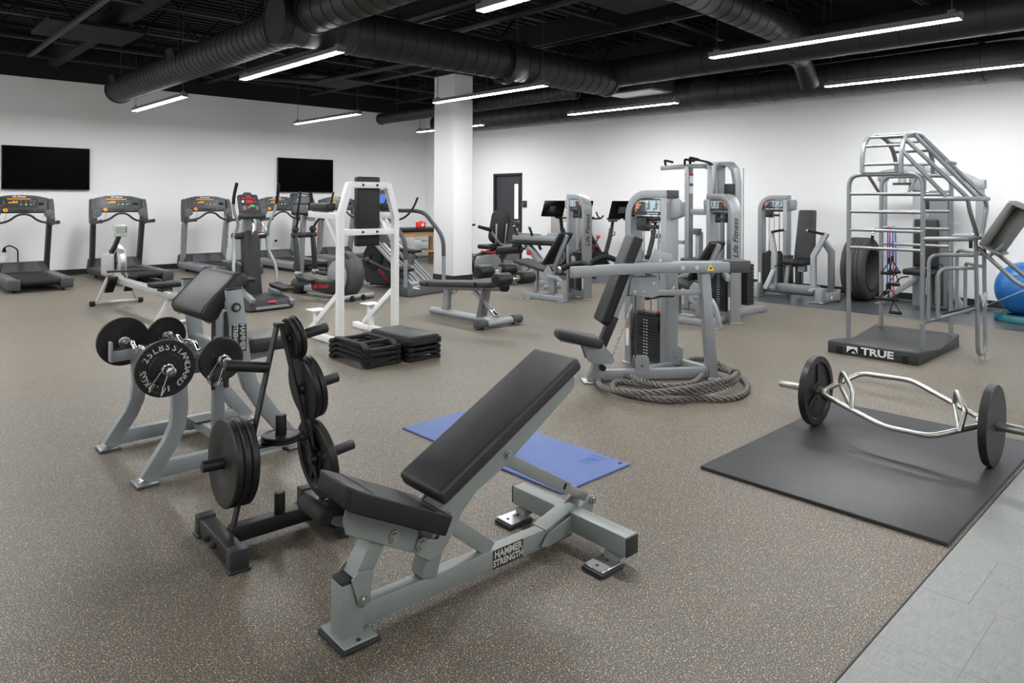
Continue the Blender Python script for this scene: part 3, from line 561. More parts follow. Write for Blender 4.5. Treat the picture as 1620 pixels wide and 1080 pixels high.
for s0, a0 in (('STANDARD', 75), ('BARBELL', 250)): ring_text(q1, s0, .15, .036, (0, -1, 0), .0068, a0, 13, 'iron')
ring_text(q1, '45', .095, .045, (0, -1, 0), .0075, 240, 20, 'iron')
MB().lathe([(.03, .0195), (.19, .0195), (.19, .0208), (.03, .0208), (.03, .0195)], (0, 0, 0), (0, -1, 0), 48).build('face_disc', 'iron_worn', q2)
# ---------------- selectorised weight tower (part group used by the machines) ----------------
def tower(par, o, rz, W=.47, D=.15, Ht=1.56, curve='R', cap=None, stk=(.06, .46, .30), dark_end=False, logo='side', nst=15):
    """par: thing; o: centre of the tower's foot in the thing's frame; local +X is to the right seen from the front (-Y)"""
    T = Matrix.Translation(o) @ Matrix.Rotation(rz, 4, 'Z'); sg = 1 if curve == 'R' else -1; xs = W/2-.035
    def bd(m, name, mt, bev=0., p=par, seg=2): m.xf(T); return m.build(name, mt, p, bev, seg)
    r = .2; path = [(sg*xs, 0, .01), (sg*xs, 0, Ht-.0375-r)]+[(sg*(xs-r)+sg*r*math.cos(R(a)), 0, Ht-.0375-r+r*math.sin(R(a))) for a in range(12, 91, 13)]+[(-sg*W/2, 0, Ht-.0375)]
    fr = bd(MB().bars(path, .07, D, Y), 'tower_frame', 'silver', .006)
    bd(MB().bb(-sg*xs-.035, -sg*xs+.035, -D/2, D/2, .01, Ht-.075), 'tower_post', 'silver', .006)
    if dark_end: bd(MB().bb(*sorted((-sg*(W/2-.002), -sg*(W/2+.004))), -D/2+.002, D/2-.002, Ht-.075, Ht-.002), 'end_cap', 'plastic_grey', .002)
    for s in (-1, 1):
        bd(MB().bb(s*xs-.05, s*xs+.05, -D/2-.02, D/2+.02, 0, .012), 'foot_plate', 'steel', .003, seg=1)
    bd(MB().bb(-W/2+.07, W/2-.07, -.03, .03, .03, .115), 'lower_rail', 'silver', .004); bd(MB().bb(-W/2+.07, W/2-.07, .01, .06, .19, .24), 'stack_rail', 'silver', .004)
    # placard
    zb, zt = 1.345, Ht-.078; xi = xs-.036; q = .16
    out = [(-sg*xi, zb), (sg*xi, zb), (sg*xi, zt-q)]+[(sg*(xi-q)+sg*q*math.cos(R(a)), zt-q+q*math.sin(R(a))) for a in range(15, 91, 15)]+[(-sg*xi, zt)]
    pl = bd(MB().prism(out, (0, -D/2+.012, 0), X, Z, (0, .04, 0)), 'placard', 'panel_dark')
    yf = -D/2+.0115; px = -sg*(xi-.095)
    bd(MB().bb(px-.085, px+.085, yf-.001, yf+.001, zb+.03, zt-.012), 'picture', 'panel_blue', p=pl)
    for k in (-1, 1):
        m = MB(); c = px+k*.042; m.sph((c, yf-.0015, zb+.115), .009, 8, 6, (1, .2, 1)); m.box((c, yf-.0015, zb+.082), (.02, .002, .045)); m.box((c-.012, yf-.0015, zb+.055), (.042, .002, .012)); m.box((c-.03, yf-.0015, zb+.045), (.008, .002, .03)); m.box((c+k*.014, yf-.0015, zb+.097), (.03, .002, .008))
        bd(m, 'figure', 'plastic_mid', p=pl)
    mx = sg*(xi-.07); m = MB(); m.sph((mx, yf, zb+.115), .011, 8, 6, (1, .2, 1)); m.box((mx, yf-.0005, zb+.08), (.04, .002, .05)); m.box((mx+sg*.018, yf-.0005, zb+.05), (.014, .002, .04)); m.box((mx-sg*.028, yf-.0005, zb+.09), (.028, .002, .014)); bd(m, 'muscle_figure', 'skin', p=pl)
    m = MB()
    for k in range(5): m.box((sg*(.02 if W > .4 else .02)-0*k, yf-.0005, zt-.05-.013*k), (.075-.01*(k % 2), .002, .005))
    bd(m, 'text_lines', 'plastic_mid', p=pl)
    ex, ey = (T.to_3x3() @ V(X)), V(Z)
    text('lettering', 'Life Fitness', .024, 'sticker', pl, T @ V((sg*.035, yf-.001, zt-.02)), ex, ey, .001, .0004, .3)
    if cap: text('lettering', cap, .016, 'sticker', pl, T @ V((px, yf-.001, zb+.013)), ex, ey, .001, .0003)
    # black carriage under the placard
    m = MB(); m.box((0, -.01, zb-.03), (W-.2, .05, .035)); m.box((-sg*.02-.06, -.02, zb-.085), (.045, .06, .12)); m.box((sg*.09, -.02, zb-.085), (.075, .07, .11)); m.box((0, -.03, zb-.105), (.2, .04, .035)); m.cyl((-sg*.15, -.05, zb-.03), (-sg*.07, -.05, zb-.03), .014, n=10); bd(m, 'carriage', 'plastic', .004)
    for x in (-.085, .085): bd(MB().cyl((x, 0, .24), (x, 0, zb), .0095, n=12), 'guide_rod', 'chrome')
    bd(MB().cyl((0, 0, .5), (0, 0, zb), .004, n=8), 'cable', 'cable')
    z0, z1, wd = stk; n = nst; h = (z1-z0)/n
    for k in range(n):
        ww = wd if k < n*.62 else wd*(.86 if dark_end else 1.); bd(MB().box((0, .0, z0+.035+h*(k+.5)), (ww, .13, h*.92)), 'stack_plate', 'stack', .002, seg=1)
    bd(MB().box((0, 0, z1+.05), (wd*.7, .11, .03)), 'head_plate', 'stack', .004)
    for x in (-.085, .085): bd(MB().cyl((x, 0, z1+.064), (x, 0, z1+.078), .016, n=12), 'red_cap', 'red')
    bd(MB().cyl((0, 0, z1+.06), (0, 0, z1+.14), .011, n=10), 'stem', 'chrome')
    m = MB()
    for k in range(n-1):
        for x in (-.02, .012): m.box((x, -.0658, z0+.035+h*(k+.55)), (.017, .002, h*.34))
    bd(m, 'number_mark', 'white_mark')['kind'] = 'stuff'
    bd(MB().tube([(-.03, -.075, z1-.02), (-.055, -.085, z1-.10), (-.05, -.085, z1-.14), (-.015, -.08, z1-.15)], .005, 6, .02), 'pin_cord', 'rubber')
    bd(MB().prism([(0, 0), (.10, .015), (.125, -.02), (.115, -.14), (.06, -.16), (0, -.17)] if sg < 0 else [(0, 0), (-.10, .015), (-.125, -.02), (-.115, -.14), (-.06, -.16), (0, -.17)], (-sg*(W/2-.005), -.035, Ht-.085), X, Z, (0, .07, 0)), 'pulley_bracket', 'silver', .01)
    if logo == 'side': text('lettering', 'Life Fitness', .105, 'letter_black', fr, T @ V((sg*(W/2+.001), -.005, 1.02)), Z, -(T.to_3x3() @ V(Y))*sg, .0015, .0015, .3)
    sm = MB().bb(sg*xs-.018, sg*xs+.018, -D/2-.0015, -D/2+.001, .16, .33); q = bd(sm, 'warning_label', 'sticker'); bd(MB().bb(sg*xs-.018, sg*xs+.018, -D/2-.002, -D/2, .315, .335), 'orange_band', 'orange', p=q)
    return T
# ---------------- shoulder press machine ----------------
sp = thing('shoulder_press_machine', 'grey shoulder press machine with long lever arms, rope coiled around its base', 'gym machine', (5.27, 3.11, 0))
def W2(p): return V(p)-V((5.27, 3.11, 0))
tower(sp, W2((5.245, 3.715, 0)), R(-96), .485, .16, 1.565, 'L', 'SHOULDER PRESS', (.02, .42, .33), True, None)
vv, nn = V((math.cos(R(-36)), math.sin(R(-36)), 0)), V((math.sin(R(36)), math.cos(R(36)), 0))
def S(s, z, off=0.): return vv*s+nn*off+V((0, 0, z))
SA = R(-36)
MB().bars([S(-1.285, .928, -.37), S(-.64, .927, -.075), S(-.5, .926, -.06), S(.11, .926, -.06)], .05, .085).build('lever_arm', 'silver', sp, .006)
MB().bars([S(-.72, .945, .36), S(-.58, .935, .09), S(-.45, .926, .06), S(.11, .926, .06)], .05, .085).build('lever_arm', 'silver', sp, .006)
m = MB(); m.box((0, 0, 0), (.19, .17, .1)); m.xf(Matrix.Translation(S(.195, .93)) @ Matrix.Rotation(SA, 4, 'Z')); m.build('counterweight', 'plastic_grey', sp, .008)
for s in (-.30, -.18): bolt('bolt', S(s, .926, -.085), .019, -nn, sp, 'chrome')
m = MB(); m.prism([(-.03, 0), (.03, 0), (0, .052)], S(-.06, .902, -.0855), vv, Z, -nn*.002); wq = m.build('warning_sign', 'yellow', sp); m = MB(); m.prism([(-.011, .012), (.011, .012), (.004, .03), (-.004, .03)], S(-.06, .902, -.088), vv, Z, -nn*.001); m.build('symbol', 'letter_black', wq)
for pts in ([S(-1.33, .935, -.19), S(-1.27, .962, -.19), S(-1.16, .985, -.21), S(-1.11, .96, -.29)], [S(-.97, .925, .34), S(-.88, .975, .35), S(-.80, .985, .36), S(-.71, .945, .36)]):
    g = MB().tube(pts, .024, 14, .05).build('handle_grip', 'rubber', sp); p, d = V(pts[0]), (V(pts[0])-V(pts[1])).normalized(); MB().cyl(p-d*.002, p+d*.018, .026).build('end_cap', 'steel', g, .004)
MB().bars([S(-.085, .885), S(-.01, .012)], .08, .09, nn).build('rear_leg', 'silver', sp, .006); MB().bb(-.06, .06, -.06, .06, 0, .012).xf(Matrix.Translation(S(-.01, 0)) @ Matrix.Rotation(SA, 4, 'Z')).build('foot_plate', 'steel', sp, .003, 1)
MB().bar(S(-.10, .715), S(-.76, .715), .04, .045).build('cross_rail', 'silver', sp, .004)
MB().bars([S(-1.045, .015), S(-.96, .267), S(-.70, .89)], .05, .07, nn).build('back_post', 'silver', sp, .005)
MB().bar(S(-.985, .22), S(-.85, .53), .07, .085, nn).build('adjuster_sleeve', 'plastic', sp, .006)
m = MB(); a, b = V(S(-.995, .495)), V(S(-.715, 1.20)); d = (b-a).normalized(); nb = d.cross(nn).normalized(); nb = nb if nb.dot(vv) < 0 else -nb; hw = nn*.135
m.hexa([a-nb*.085-hw, b-nb*.085-hw, b-nb*.085+hw, a-nb*.085+hw, a-hw, b-hw, b+hw, a+hw]); bk2 = m.build('backrest', 'vinyl', sp, .024, 4)
m = MB(); m.tube([a+d*.04-hw*1.01-nb*.045, b-d*.04-hw*1.01-nb*.045], .0025, 6); m.build('seam', 'vinyl_worn', bk2)
m = MB(); a, b = V(S(-1.325, .44)), V(S(-.965, .36)); d = (b-a).normalized(); up = V((0, 0, 1)); up = (up-d*up.dot(d)).normalized()
o_ = [(0, .06), (.03, .085), (.13, .095), (.24, .145), (.37, .145)]; top = [a+d*s+nn*w_ for s, w_ in o_]+[a+d*s-nn*w_ for s, w_ in o_[::-1]]
f0 = [m.bm.verts.new(p) for p in top]; f1 = [m.bm.verts.new(p-up*.075) for p in top]; m.bm.faces.new(f0); m.bm.faces.new(f1[::-1])
for i in range(10): m.bm.faces.new((f0[i], f1[i], f1[(i+1) % 10], f0[(i+1) % 10]))
m.build('seat', 'vinyl_worn', sp, .024, 4)
MB().bar(S(-1.30, .355), S(-1.0, .29), .06, .03).build('seat_bracket', 'silver', sp, .003)
for y in (-.062, .054): MB().prism([(-1.10, .25), (-1.12, .30), (-1.08, .335), (-1.01, .325), (-.97, .345), (-.94, .30), (-.875, .225), (-.86, .18), (-.88, .155), (-.95, .155), (-1.02, .155), (-1.08, .185)], S(0, 0, y), vv, Z, nn*.008).build('seat_plate', 'silver', sp, .002, 1)
for s, z in ((-1.065, .285), (-1.0, .30), (-1.01, .235), (-1.05, .205), (-.92, .20), (-.885, .178)): bolt('bolt', S(s, z, -.062), .011, -nn, sp, 'zinc', .008)
MB().cyl(S(-.95, .12, -.06), S(-.95, .12, .05), .024, n=14).build('lever_knob', 'rubber', sp, .004)
for off in (-.05, .045): MB().prism([(-.74, .71), (-.72, .85), (-.49, .85), (-.48, .70), (-.54, .68)], S(0, 0, off), vv, Z, nn*.006).build('side_plate', 'silver', sp, .002, 1)
for s, z in ((-.69, .735), (-.62, .735), (-.53, .80)): bolt('bolt', S(s, z, -.05), .013, -nn, sp, 'chrome', .01)
MB().prism([(-.58, .90), (-.505, 1.08), (-.36, 1.03), (-.355, .90)], S(0, 0, -.03), vv, Z, nn*.06).build('pivot_cover', 'silver', sp, .006); bolt('bolt', S(-.47, .985, -.03), .014, -nn, sp, 'chrome', .01)
MB().bb(-.06, .06, -.075, .075, .0, .014).xf(Matrix.Translation(S(-1.05, 0)) @ Matrix.Rotation(SA, 4, 'Z')).build('foot_plate', 'steel', sp, .003, 1)
MB().bar(S(-1.02, .055), S(-.04, .055), .06, .08).build('base_beam', 'silver', sp, .005)
MB().bar(S(-.03, .055, .03), S(-.20, .055, .38), .06, .08).build('rear_beam', 'silver', sp, .005); MB().bar(S(-.20, .055, .33), S(-.64, .055, .03), .05, .06).build('inner_beam', 'silver', sp, .005)
for s, off, z1 in ((-.62, .0, .70), (-.215, .30, 1.38)):
    for k in (-.03, .03): MB().prism(rpoly(.12, .15, .02, 3, s, .125), S(0, 0, off+k-.003), vv, Z, nn*.006).build('pulley_plate', 'silver', sp, .002, 1)
    MB().lathe([(.01, -.012), (.05, -.012), (.044, 0), (.05, .012), (.01, .012), (.01, -.012)], S(s, .125, off), nn, 24).build('pulley', 'plastic', sp); bolt('bolt', S(s, .125, off-.033), .012, -nn, sp, 'chrome', .01)
    MB().cyl(S(s-.045, .125, off), S(s-.045, z1, off), .0045, n=8).build('cable', 'cable', sp)
MB().tube([S(-.27, .86, .16), S(-.27, .72, .16), S(-.37, .70, .16)], .011, 10, .04).build('bent_rod', 'steel', sp); MB().box(S(-.37, .68, .16), (.16, .08, .045), SA).build('limiter_block', 'plastic', sp, .006)
m = MB(); a, b = V(S(-.70, .62, -.01)), V(S(-.88, .17, -.01))
for k in range(26): m.box(a.lerp(b, k/25), (.012, .03, .012), SA, ry=R(-20))
m.build('ratchet_strap', 'steel', sp)
# ---------------- battle rope ----------------
br = thing('battle_rope', 'thick grey battle rope coiled on the floor under the shoulder press machine', 'rope', (5.0, 3.1, 0))
def rope(name, pts, r, mt, par, turns_per_m=6.5):
    P = fillet([V(p) for p in pts], .2, False, 6); Q = [P[0]]
    for p in P[1:]:
        n = max(1, int((p-Q[-1]).length/.012)); a = Q[-1].copy(); Q += [a.lerp(p, (i+1)/n) for i in range(n)]
    out = MB()
    L = 0; fr = []
    for i, p in enumerate(Q):
        d = (Q[min(i+1, len(Q)-1)]-Q[max(i-1, 0)]).normalized(); x = d.cross(V(Z)); x = x.normalized(); y = d.cross(x)
        if i: L += (p-Q[i-1]).length
        fr.append((p, x, y, L))
    for s in range(3): out.tube([p+(x*math.cos(6.283*(L*turns_per_m/1.+s/3))+y*math.sin(6.283*(L*turns_per_m+s/3)))*r*.6 for p, x, y, L in fr], r*.42, 8)
    return out.build(name, mt, par, ang=60)
mat('rope', '#6b6865', .85, bump=.5, bscale=400, var=.25, vscale=30)
pts = [(0.413, 0.247, 0.024), (0.413, 0.342, 0.024), (0.54, 0.456, 0.024), (0.746, 0.44, 0.024), (0.738, 0.241, 0.024), (0.561, 0.017, 0.024), (0.324, -0.256, 0.024), (0.092, -0.407, 0.024), (-0.149, -0.469, 0.024), (-0.335, -0.41, 0.024), (-0.41, -0.273, 0.024), (-0.634, -0.178, 0.024), (-0.722, 0.037, 0.024), (-0.705, 0.256, 0.024), (-0.606, 0.389, 0.024), (-0.47, 0.421, 0.024), (-0.419, 0.321, 0.024), (-0.469, 0.105, 0.04), (-0.544, -0.144, 0.06), (-0.439, -0.291, 0.07), (-0.209, -0.338, 0.07), (0.04, -0.318, 0.07), (0.274, -0.211, 0.06), (0.384, -0.053, 0.06), (0.395, 0.083, 0.05), (0.176, 0.047, 0.05), (-0.024, -0.047, 0.06), (-0.322, -0.165, 0.09), (-0.523, -0.102, 0.09), (-0.49, 0.119, 0.07), (-0.389, 0.344, 0.055), (-0.307, 0.547, 0.04), (-0.407, 0.607, 0.03), (-0.574, 0.544, 0.024), (-0.726, 0.393, 0.03), (-0.839, 0.151, 0.065), (-0.769, -0.108, 0.09), (-0.547, -0.253, 0.11), (-0.286, -0.33, 0.12), (-0.034, -0.333, 0.11), (0.234, -0.228, 0.09)]
# coils laid one after another, lifted where they cross
rp = rope('coil', pts, .0235, 'rope', br); q = V(pts[-1]); MB().cyl(q, q+V((.08, .07, -.02)), .027, n=12).build('end_sleeve', 'rubber', br, .004); q = V(pts[0]); MB().cyl(q, q+V((.02, -.11, .004)), .026, n=12).build('end_sleeve', 'rubber', br, .004)
# ---------------- leg machines ----------------
def leg_machine(loc, rz, label, tx=.555, ty=.25):
    t = thing('leg_machine', label, 'gym machine', loc, rz, 'seated leg machines')
    tower(t, (tx, ty, 0), R(-115), .52, .14, 1.56, 'R', None, (.1, .62, .30), False, 'side', 18)
    MB().bar((0, .72, .043), (0, .0, .043), .05, .076).build('base_beam', 'silver', t, .004)
    for y in (.66, .02):
        MB().bb(-.06, .06, y-.06, y+.06, 0, .012).build('foot_plate', 'steel', t, .003, 1)
    for y in (.58, .47): bolt('bolt', (-.025, y, .043), .014, (-1, 0, 0), t, 'steel', .008)
    MB().bars([(0, -.035, .012), (0, .02, .22), (0, .07, .31), (0, .14, .345), (0, .30, .345)], .05, .05, X).build('curved_leg', 'silver', t, .005)
    MB().bb(.17, .23, .63, .69, .01, .47).build('front_post', 'silver', t, .004); MB().bb(.15, .24, .30, .39, .01, .40).build('seat_post', 'silver', t, .004)
    MB().bar((.2, .70, .043), (.2, .12, .043), .05, .076).build('inner_beam', 'silver', t, .004); MB().bar((0, .14, .043), (.42, .14, .06), .06, .06).build('rear_beam', 'silver', t, .004); MB().bar((0, .45, .043), (.22, .45, .043), .05, .06).build('mid_beam', 'silver', t, .004)
    MB().prism([(.40, .37), (.38, .44), (.32, .51), (.28, .49), (.23, .40), (.27, .33), (.35, .25), (.39, .27)], (.02, 0, 0), Y, Z, (.012, 0, 0)).build('side_plate', 'silver', t, .003, 1)
    a, b = V((.24, .48, .53)), V((.24, .16, 1.0)); d = (b-a).normalized(); n = V((0, -d.z, d.y)); n = n if n.y > 0 else -n; x = V((.16, 0, 0)); th = .06
    MB().hexa([a-n*th-x, b-n*th-x, b-n*th+x, a-n*th+x, a-x, b-x, b+x, a+x]).build('backrest', 'vinyl', t, .022, 4)
    MB().bar((.2, .33, .43), (.2, .10, .955), .06, .05, X).build('back_post', 'silver', t, .004); MB().cyl((.06, .18, .40), (.2, .18, .40), .03).build('pivot', 'plastic', t, .004)
    a, b = V((.24, 1.0, .56)), V((.24, .40, .45)); d = (b-a).normalized(); n = V((0, -d.z, d.y)); n = n if n.z > 0 else -n; x = V((.19, 0, 0)); th = .055
    MB().hexa([a-n*th-x, b-n*th-x, b-n*th+x, a-n*th+x, a-x, b-x, b+x, a+x]).build('seat', 'vinyl_worn', t, .02, 4); MB().bar((.24, .95, .50), (.24, .42, .405), .08, .04).build('seat_rail', 'silver', t, .003)
    MB().lathe([(.02, -.012), (.115, -.012), (.12, 0), (.115, .012), (.02, .012), (.02, -.012)], (.36, .36, .62), X, 24).build('cam_disc', 'silver', t)
    MB().bar((.36, .36, .62), (.36, .72, .52), .04, .05).build('cam_arm', 'silver', t, .004); MB().tube([(.36, .72, .52), (.36, .95, .40), (.36, 1.05, .28)], .02, 12, .1).build('ankle_arm', 'silver', t)
    MB().cyl((.08, 1.06, .26), (.42, 1.06, .26), .055, n=20).build('ankle_roller', 'vinyl', t, .012, 3)
    MB().bar((.2, -.02, .56), (.46, .18, .60), .05, .07).build('side_brace', 'silver', t, .004)
    return t
leg_machine((7.33, 4.27, 0), 0, 'seated leg machine directly behind the shoulder press, only its backrest and tower showing')
leg_machine((7.56, 6.85, 0), R(7), 'seated leg machine in the middle of the room, tower between the door and the press', .56, .13)
# ---------------- pull-up tower ----------------
pu = thing('pull_up_tower', 'tall grey assisted pull up tower with angled grips at the top', 'gym machine', (8.3, 5.0, 0), R(-8))
def PQ(x, y, z): return (x-8.3, y-5.0, z)
for y in (5.30, 4.92): MB().bar(PQ(8.3, y, 0.02), PQ(8.3, y, 1.93), .075, .09, X).build('upright', 'silver', pu, .006)
MB().bars([PQ(8.55, 4.98, .02), PQ(8.55, 4.98, 1.955), PQ(8.55, 4.82, 1.955), PQ(8.55, 4.74, 1.88), PQ(8.55, 4.71, 1.72), PQ(8.55, 4.71, .02)], .06, .12, X).build('stack_arch', 'silver', pu, .006)
MB().bars([PQ(8.22, 5.72, 1.92), PQ(8.3, 5.30, 1.935), PQ(8.45, 4.95, 1.93)], .06, .06).build('top_arm', 'silver', pu, .005); MB().bars([PQ(8.3, 5.0, 1.93), PQ(8.6, 4.95, 1.95)], .06, .09).build('top_arm', 'silver', pu, .005)
MB().bar(PQ(8.3, 5.3, 1.32), PQ(8.3, 4.7, 1.32), .05, .08).build('cross_bar', 'silver', pu, .004)
for y0, y1, dx in ((5.67, 5.47, .0), (5.33, 5.10, .0), (5.02, 4.82, -.25)):
    g = MB().tube([PQ(8.25+dx, y0, 1.96), PQ(8.12+dx, (y0+y1)/2, 2.02), PQ(8.18+dx, y1, 1.99)], .016, 10, .03).build('grip', 'rubber', pu)
MB().tube([PQ(8.2, 5.2, 1.97), PQ(8.1, 5.12, 2.0), PQ(8.1, 4.98, 2.0), PQ(8.25, 4.92, 1.97), PQ(8.4, 4.98, 1.94)], .014, 10, .05).build('wide_grip', 'rubber', pu)
for z, mt in ((1.72, 'red'), (1.58, 'tube_blue')):
    q = MB().bb(-.032-.015, .028, .3-.042, .3-.0455, z, z+.14); q = MB().box(PQ(8.3, 5.30, z+.05), (.066, .094, .13)).build('instruction_label', 'sticker', pu); MB().box(PQ(8.3, 5.30, z+.10), (.067, .096, .03)).build('colour_band', mt, q)
MB().box(PQ(8.5, 4.75, 1.62), (.2, .1, .14)).build('placard', 'panel_dark', pu, .004)
MB().box(PQ(8.25, 5.12, 1.06), (.09, .1, .08)).build('stop_block', 'plastic_mid', pu, .008); MB().bar(PQ(8.3, 5.12, .02), PQ(8.3, 5.12, 1.05), .06, .09, X).build('guide_post', 'silver', pu, .005)
MB().bar(PQ(8.3, 5.38, .9), PQ(8.2, 5.75, .9), .05, .05).build('arm', 'silver', pu, .004); cushion('arm_pad', PQ(8.2, 5.62, .98), (.28, .12, .07), 'vinyl', pu); cushion('knee_pad', PQ(8.25, 5.1, .66), (.34, .34, .1), 'vinyl', pu, bev=.03)
for p0, p1 in (((8.3, 5.45, .04), (8.3, 4.5, .04)), ((8.3, 5.3, .04), (9.0, 5.3, .04)), ((8.3, 4.6, .04), (9.0, 4.6, .04))): MB().bar(PQ(*p0), PQ(*p1), .06, .075).build('base_beam', 'silver', pu, .004)
for k in range(12): MB().box(PQ(8.75, 4.76, .12+.045*k), (.14, .24, .041)).build('stack_plate', 'stack', pu, .002, 1)
MB().cyl(PQ(8.75, 4.76, .6), PQ(8.75, 4.76, 1.9), .009).build('guide_rod', 'chrome', pu)
# ---------------- white knee raise station ----------------
vk = thing('knee_raise_station', 'white tubular knee raise and dip station with tall black back pad', 'gym station', (3.99, 6.36, 0))
WX = .33
for s in (-1, 1):
    MB().bars([(s*WX, 0, .05), (s*WX, 0, 1.30), (s*(WX-.105), 0, 1.635)], .066, .066, Y).build('post', 'white', vk, .005)
    MB().bar((s*WX, -.05, .033), (s*WX, .80, .033), .062, .06).build('base_leg', 'white', vk, .005); MB().bb(s*WX-.036, s*WX+.036, .79, .803, .004, .064).build('end_cap', 'white', vk, .003)
    MB().bar((s*WX, .03, .50), (s*WX, .60, .08), .05, .06).build('brace', 'white', vk, .005)
    MB().bar((s*WX, .47, .06), (s*WX, .47, .30), .06, .06, X).build('step_post', 'white', vk, .004); MB().bb(s*WX-.085, s*WX+.085, .38, .56, .30, .312).build('foot_step', 'white', vk, .004)
    MB().bar((s*WX, 0, 1.295), (s*WX, .62, 1.315), .06, .066).build('arm', 'white', vk, .005); MB().bar((s*WX, .03, 1.03), (s*WX, .26, 1.28), .045, .05).build('arm_brace', 'white', vk, .004)
    cushion('arm_pad', (s*WX, .36, 1.395), (.115, .36, .075), 'vinyl', vk, bev=.02); MB().bb(s*WX-.04, s*WX+.04, .2, .5, 1.345, 1.356).build('pad_plate', 'plastic', vk)
    MB().cyl((s*WX, .57, 1.34), (s*WX, .62, 1.55), .019, n=14).build('hand_grip', 'rubber', vk, .005)
for z, w_ in ((1.62, WX-.10), (1.135, WX)): MB().bar((-w_, 0, z), (w_, 0, z), .06, .064).build('cross_bar', 'white', vk, .005)
for z in (1.62, 1.135):
    for x in (-.085, .085): bolt('bolt', (x, -.033, z), .013, (0, -1, 0), vk, 'plastic', .01)
cushion('back_pad', (.03, .075, 1.345), (.275, .08, .725), 'vinyl', vk, bev=.018)
MB().bb(-.107+.03, .107+.03, .116, .122, 1.02, 1.68).build('pad_board', 'plastic', vk)
# ---------------- aerobic steps ----------------
def riser(loc, label, grp):
    t = thing('step_riser', label, 'aerobic step', loc, 0, grp); w_, l_, h = .36, .66, .046
    prof = [(-l_/2, -.022), (-l_/2, .006), (-l_/2+.05, .012), (-l_/2+.11, .048), (l_/2-.11, .048), (l_/2-.05, .012), (l_/2, .006), (l_/2, -.022), (l_/2-.045, -.022), (l_/2-.125, .022), (-l_/2+.125, .022), (-l_/2+.045, -.022)]
    for x0, x1 in ((-w_/2, -w_/2+.06), (w_/2-.06, w_/2)): MB().prism(prof, (x0, 0, .026), Y, Z, (x1-x0, 0, 0)).build('side_rail', 'rubber', t, .006)
    for s in (-1, 1):
        MB().bb(-w_/2+.03, w_/2-.03, *sorted((s*l_/2, s*(l_/2-.05))), .008, .034).build('cross_rail', 'rubber', t, .005); MB().bar((-w_/2+.04, s*.16, .062), (w_/2-.04, s*.16, .062), .05, .024).build('cross_rail', 'rubber', t, .005)
    for x in (-w_/2+.03, w_/2-.03):
        for y in (-l_/2+.03, l_/2-.03): MB().lathe([(0, .0), (.034, .0), (.036, .03), (.026, .036), (.018, .03), (0, .03)], (x, y, .008), Z, 16).build('corner_foot', 'rubber', t)
    return t
r1 = riser((3.49, 5.625, 0), 'bottom black step riser of the left stack', 'left stack of step risers'); HR = .0445
for k, n in enumerate(('second black step riser from the floor in the left stack', 'third black step riser from the floor in the left stack', 'top black step riser of the left stack, open frame facing up')): rr = dup(r1, (3.49, 5.625, HR*(k+1)), 0, n)
r2 = dup(r1, (3.90, 5.575, 0), 0, 'bottom black step riser of the right stack', 'right stack of step risers')
for k, n in enumerate(('middle black step riser of the right stack', 'upper black step riser of the right stack, directly under the platform')): dup(r1, (3.90, 5.575, HR*(k+1)), 0, n, 'right stack of step risers')
sd = thing('step_platform', 'black aerobic step platform with smooth grey top lying on the right stack', 'aerobic step', (3.90, 5.575, HR*3+.012))
MB().hexa([(-.185, -.34, .0), (.185, -.34, .0), (.185, .34, .0), (-.185, .34, .0), (-.165, -.32, .075), (.165, -.32, .075), (.165, .32, .075), (-.165, .32, .075)]).build('body', 'rubber', sd, .012, 3)
MB().bb(-.15, .15, -.30, .30, .074, .079).build('tread', 'vinyl_worn', sd, .003, 2)
for s in (-1, 1):
    for e in (-1, 1): MB().lathe([(0, 0), (.04, 0), (.042, .03), (.03, .038), (0, .038)], (s*.155, e*.30, .015), Z, 16).build('corner_foot', 'rubber', sd)
# ---------------- decline bench ----------------
db = thing('decline_bench', 'grey decline sit up bench with long black pad and four black foam rollers', 'weight bench', (5.55, 6.05, 0), R(1))
MB().tube([(0, 1.24, .055), (0, .02, .055)], .045, 16).build('base_beam', 'silver', db, .01); MB().sph((0, 1.24, .055), .046, 14, 8).build('beam_end', 'silver', db)
MB().tube([(-.33, 0, .055), (.33, 0, .055)], .045, 16).build('cross_foot', 'silver', db, .01)
for s in (-1, 1):
    MB().tube([(s*.20, 0, .06), (s*.355, 0, .06)], .054, 16).build('foot_cap', 'plastic_grey', db, .012); MB().cyl((s*.24, -.045, .025), (s*.24, .05, .025), .026).build('levelling_foot', 'plastic_mid', db, .005)
MB().bar((0, .96, .08), (0, .93, .36), .06, .12, Y, .06, .09).build('front_post', 'silver', db, .006); 
for s in (-1, 1): MB().bar((s*.035, .30, .08), (s*.03, .22, .42), .012, .1, X).build('rear_post', 'silver', db, .003)
m = MB(); m.tube([(-.07, .9, .37), (-.09, .84, .32), (0, .8, .30), (.09, .84, .32), (.07, .9, .37)], .011, 8, .04); m.build('ring_handle', 'steel', db)
MB().tube([(0, 1.28, .355), (0, .35, .425), (0, -.05, .46)], .042, 14).build('rail', 'silver', db, .006); MB().cyl((0, -.05, .46), (0, -.13, .467), .05).build('rail_cap', 'rubber', db, .008)
MB().cyl((0, .42, .37), (0, .10, .16), .026, n=14).build('strut', 'silver', db); MB().cyl((0, .13, .18), (0, .04, .12), .032, n=14).build('strut_end', 'chrome', db, .004)
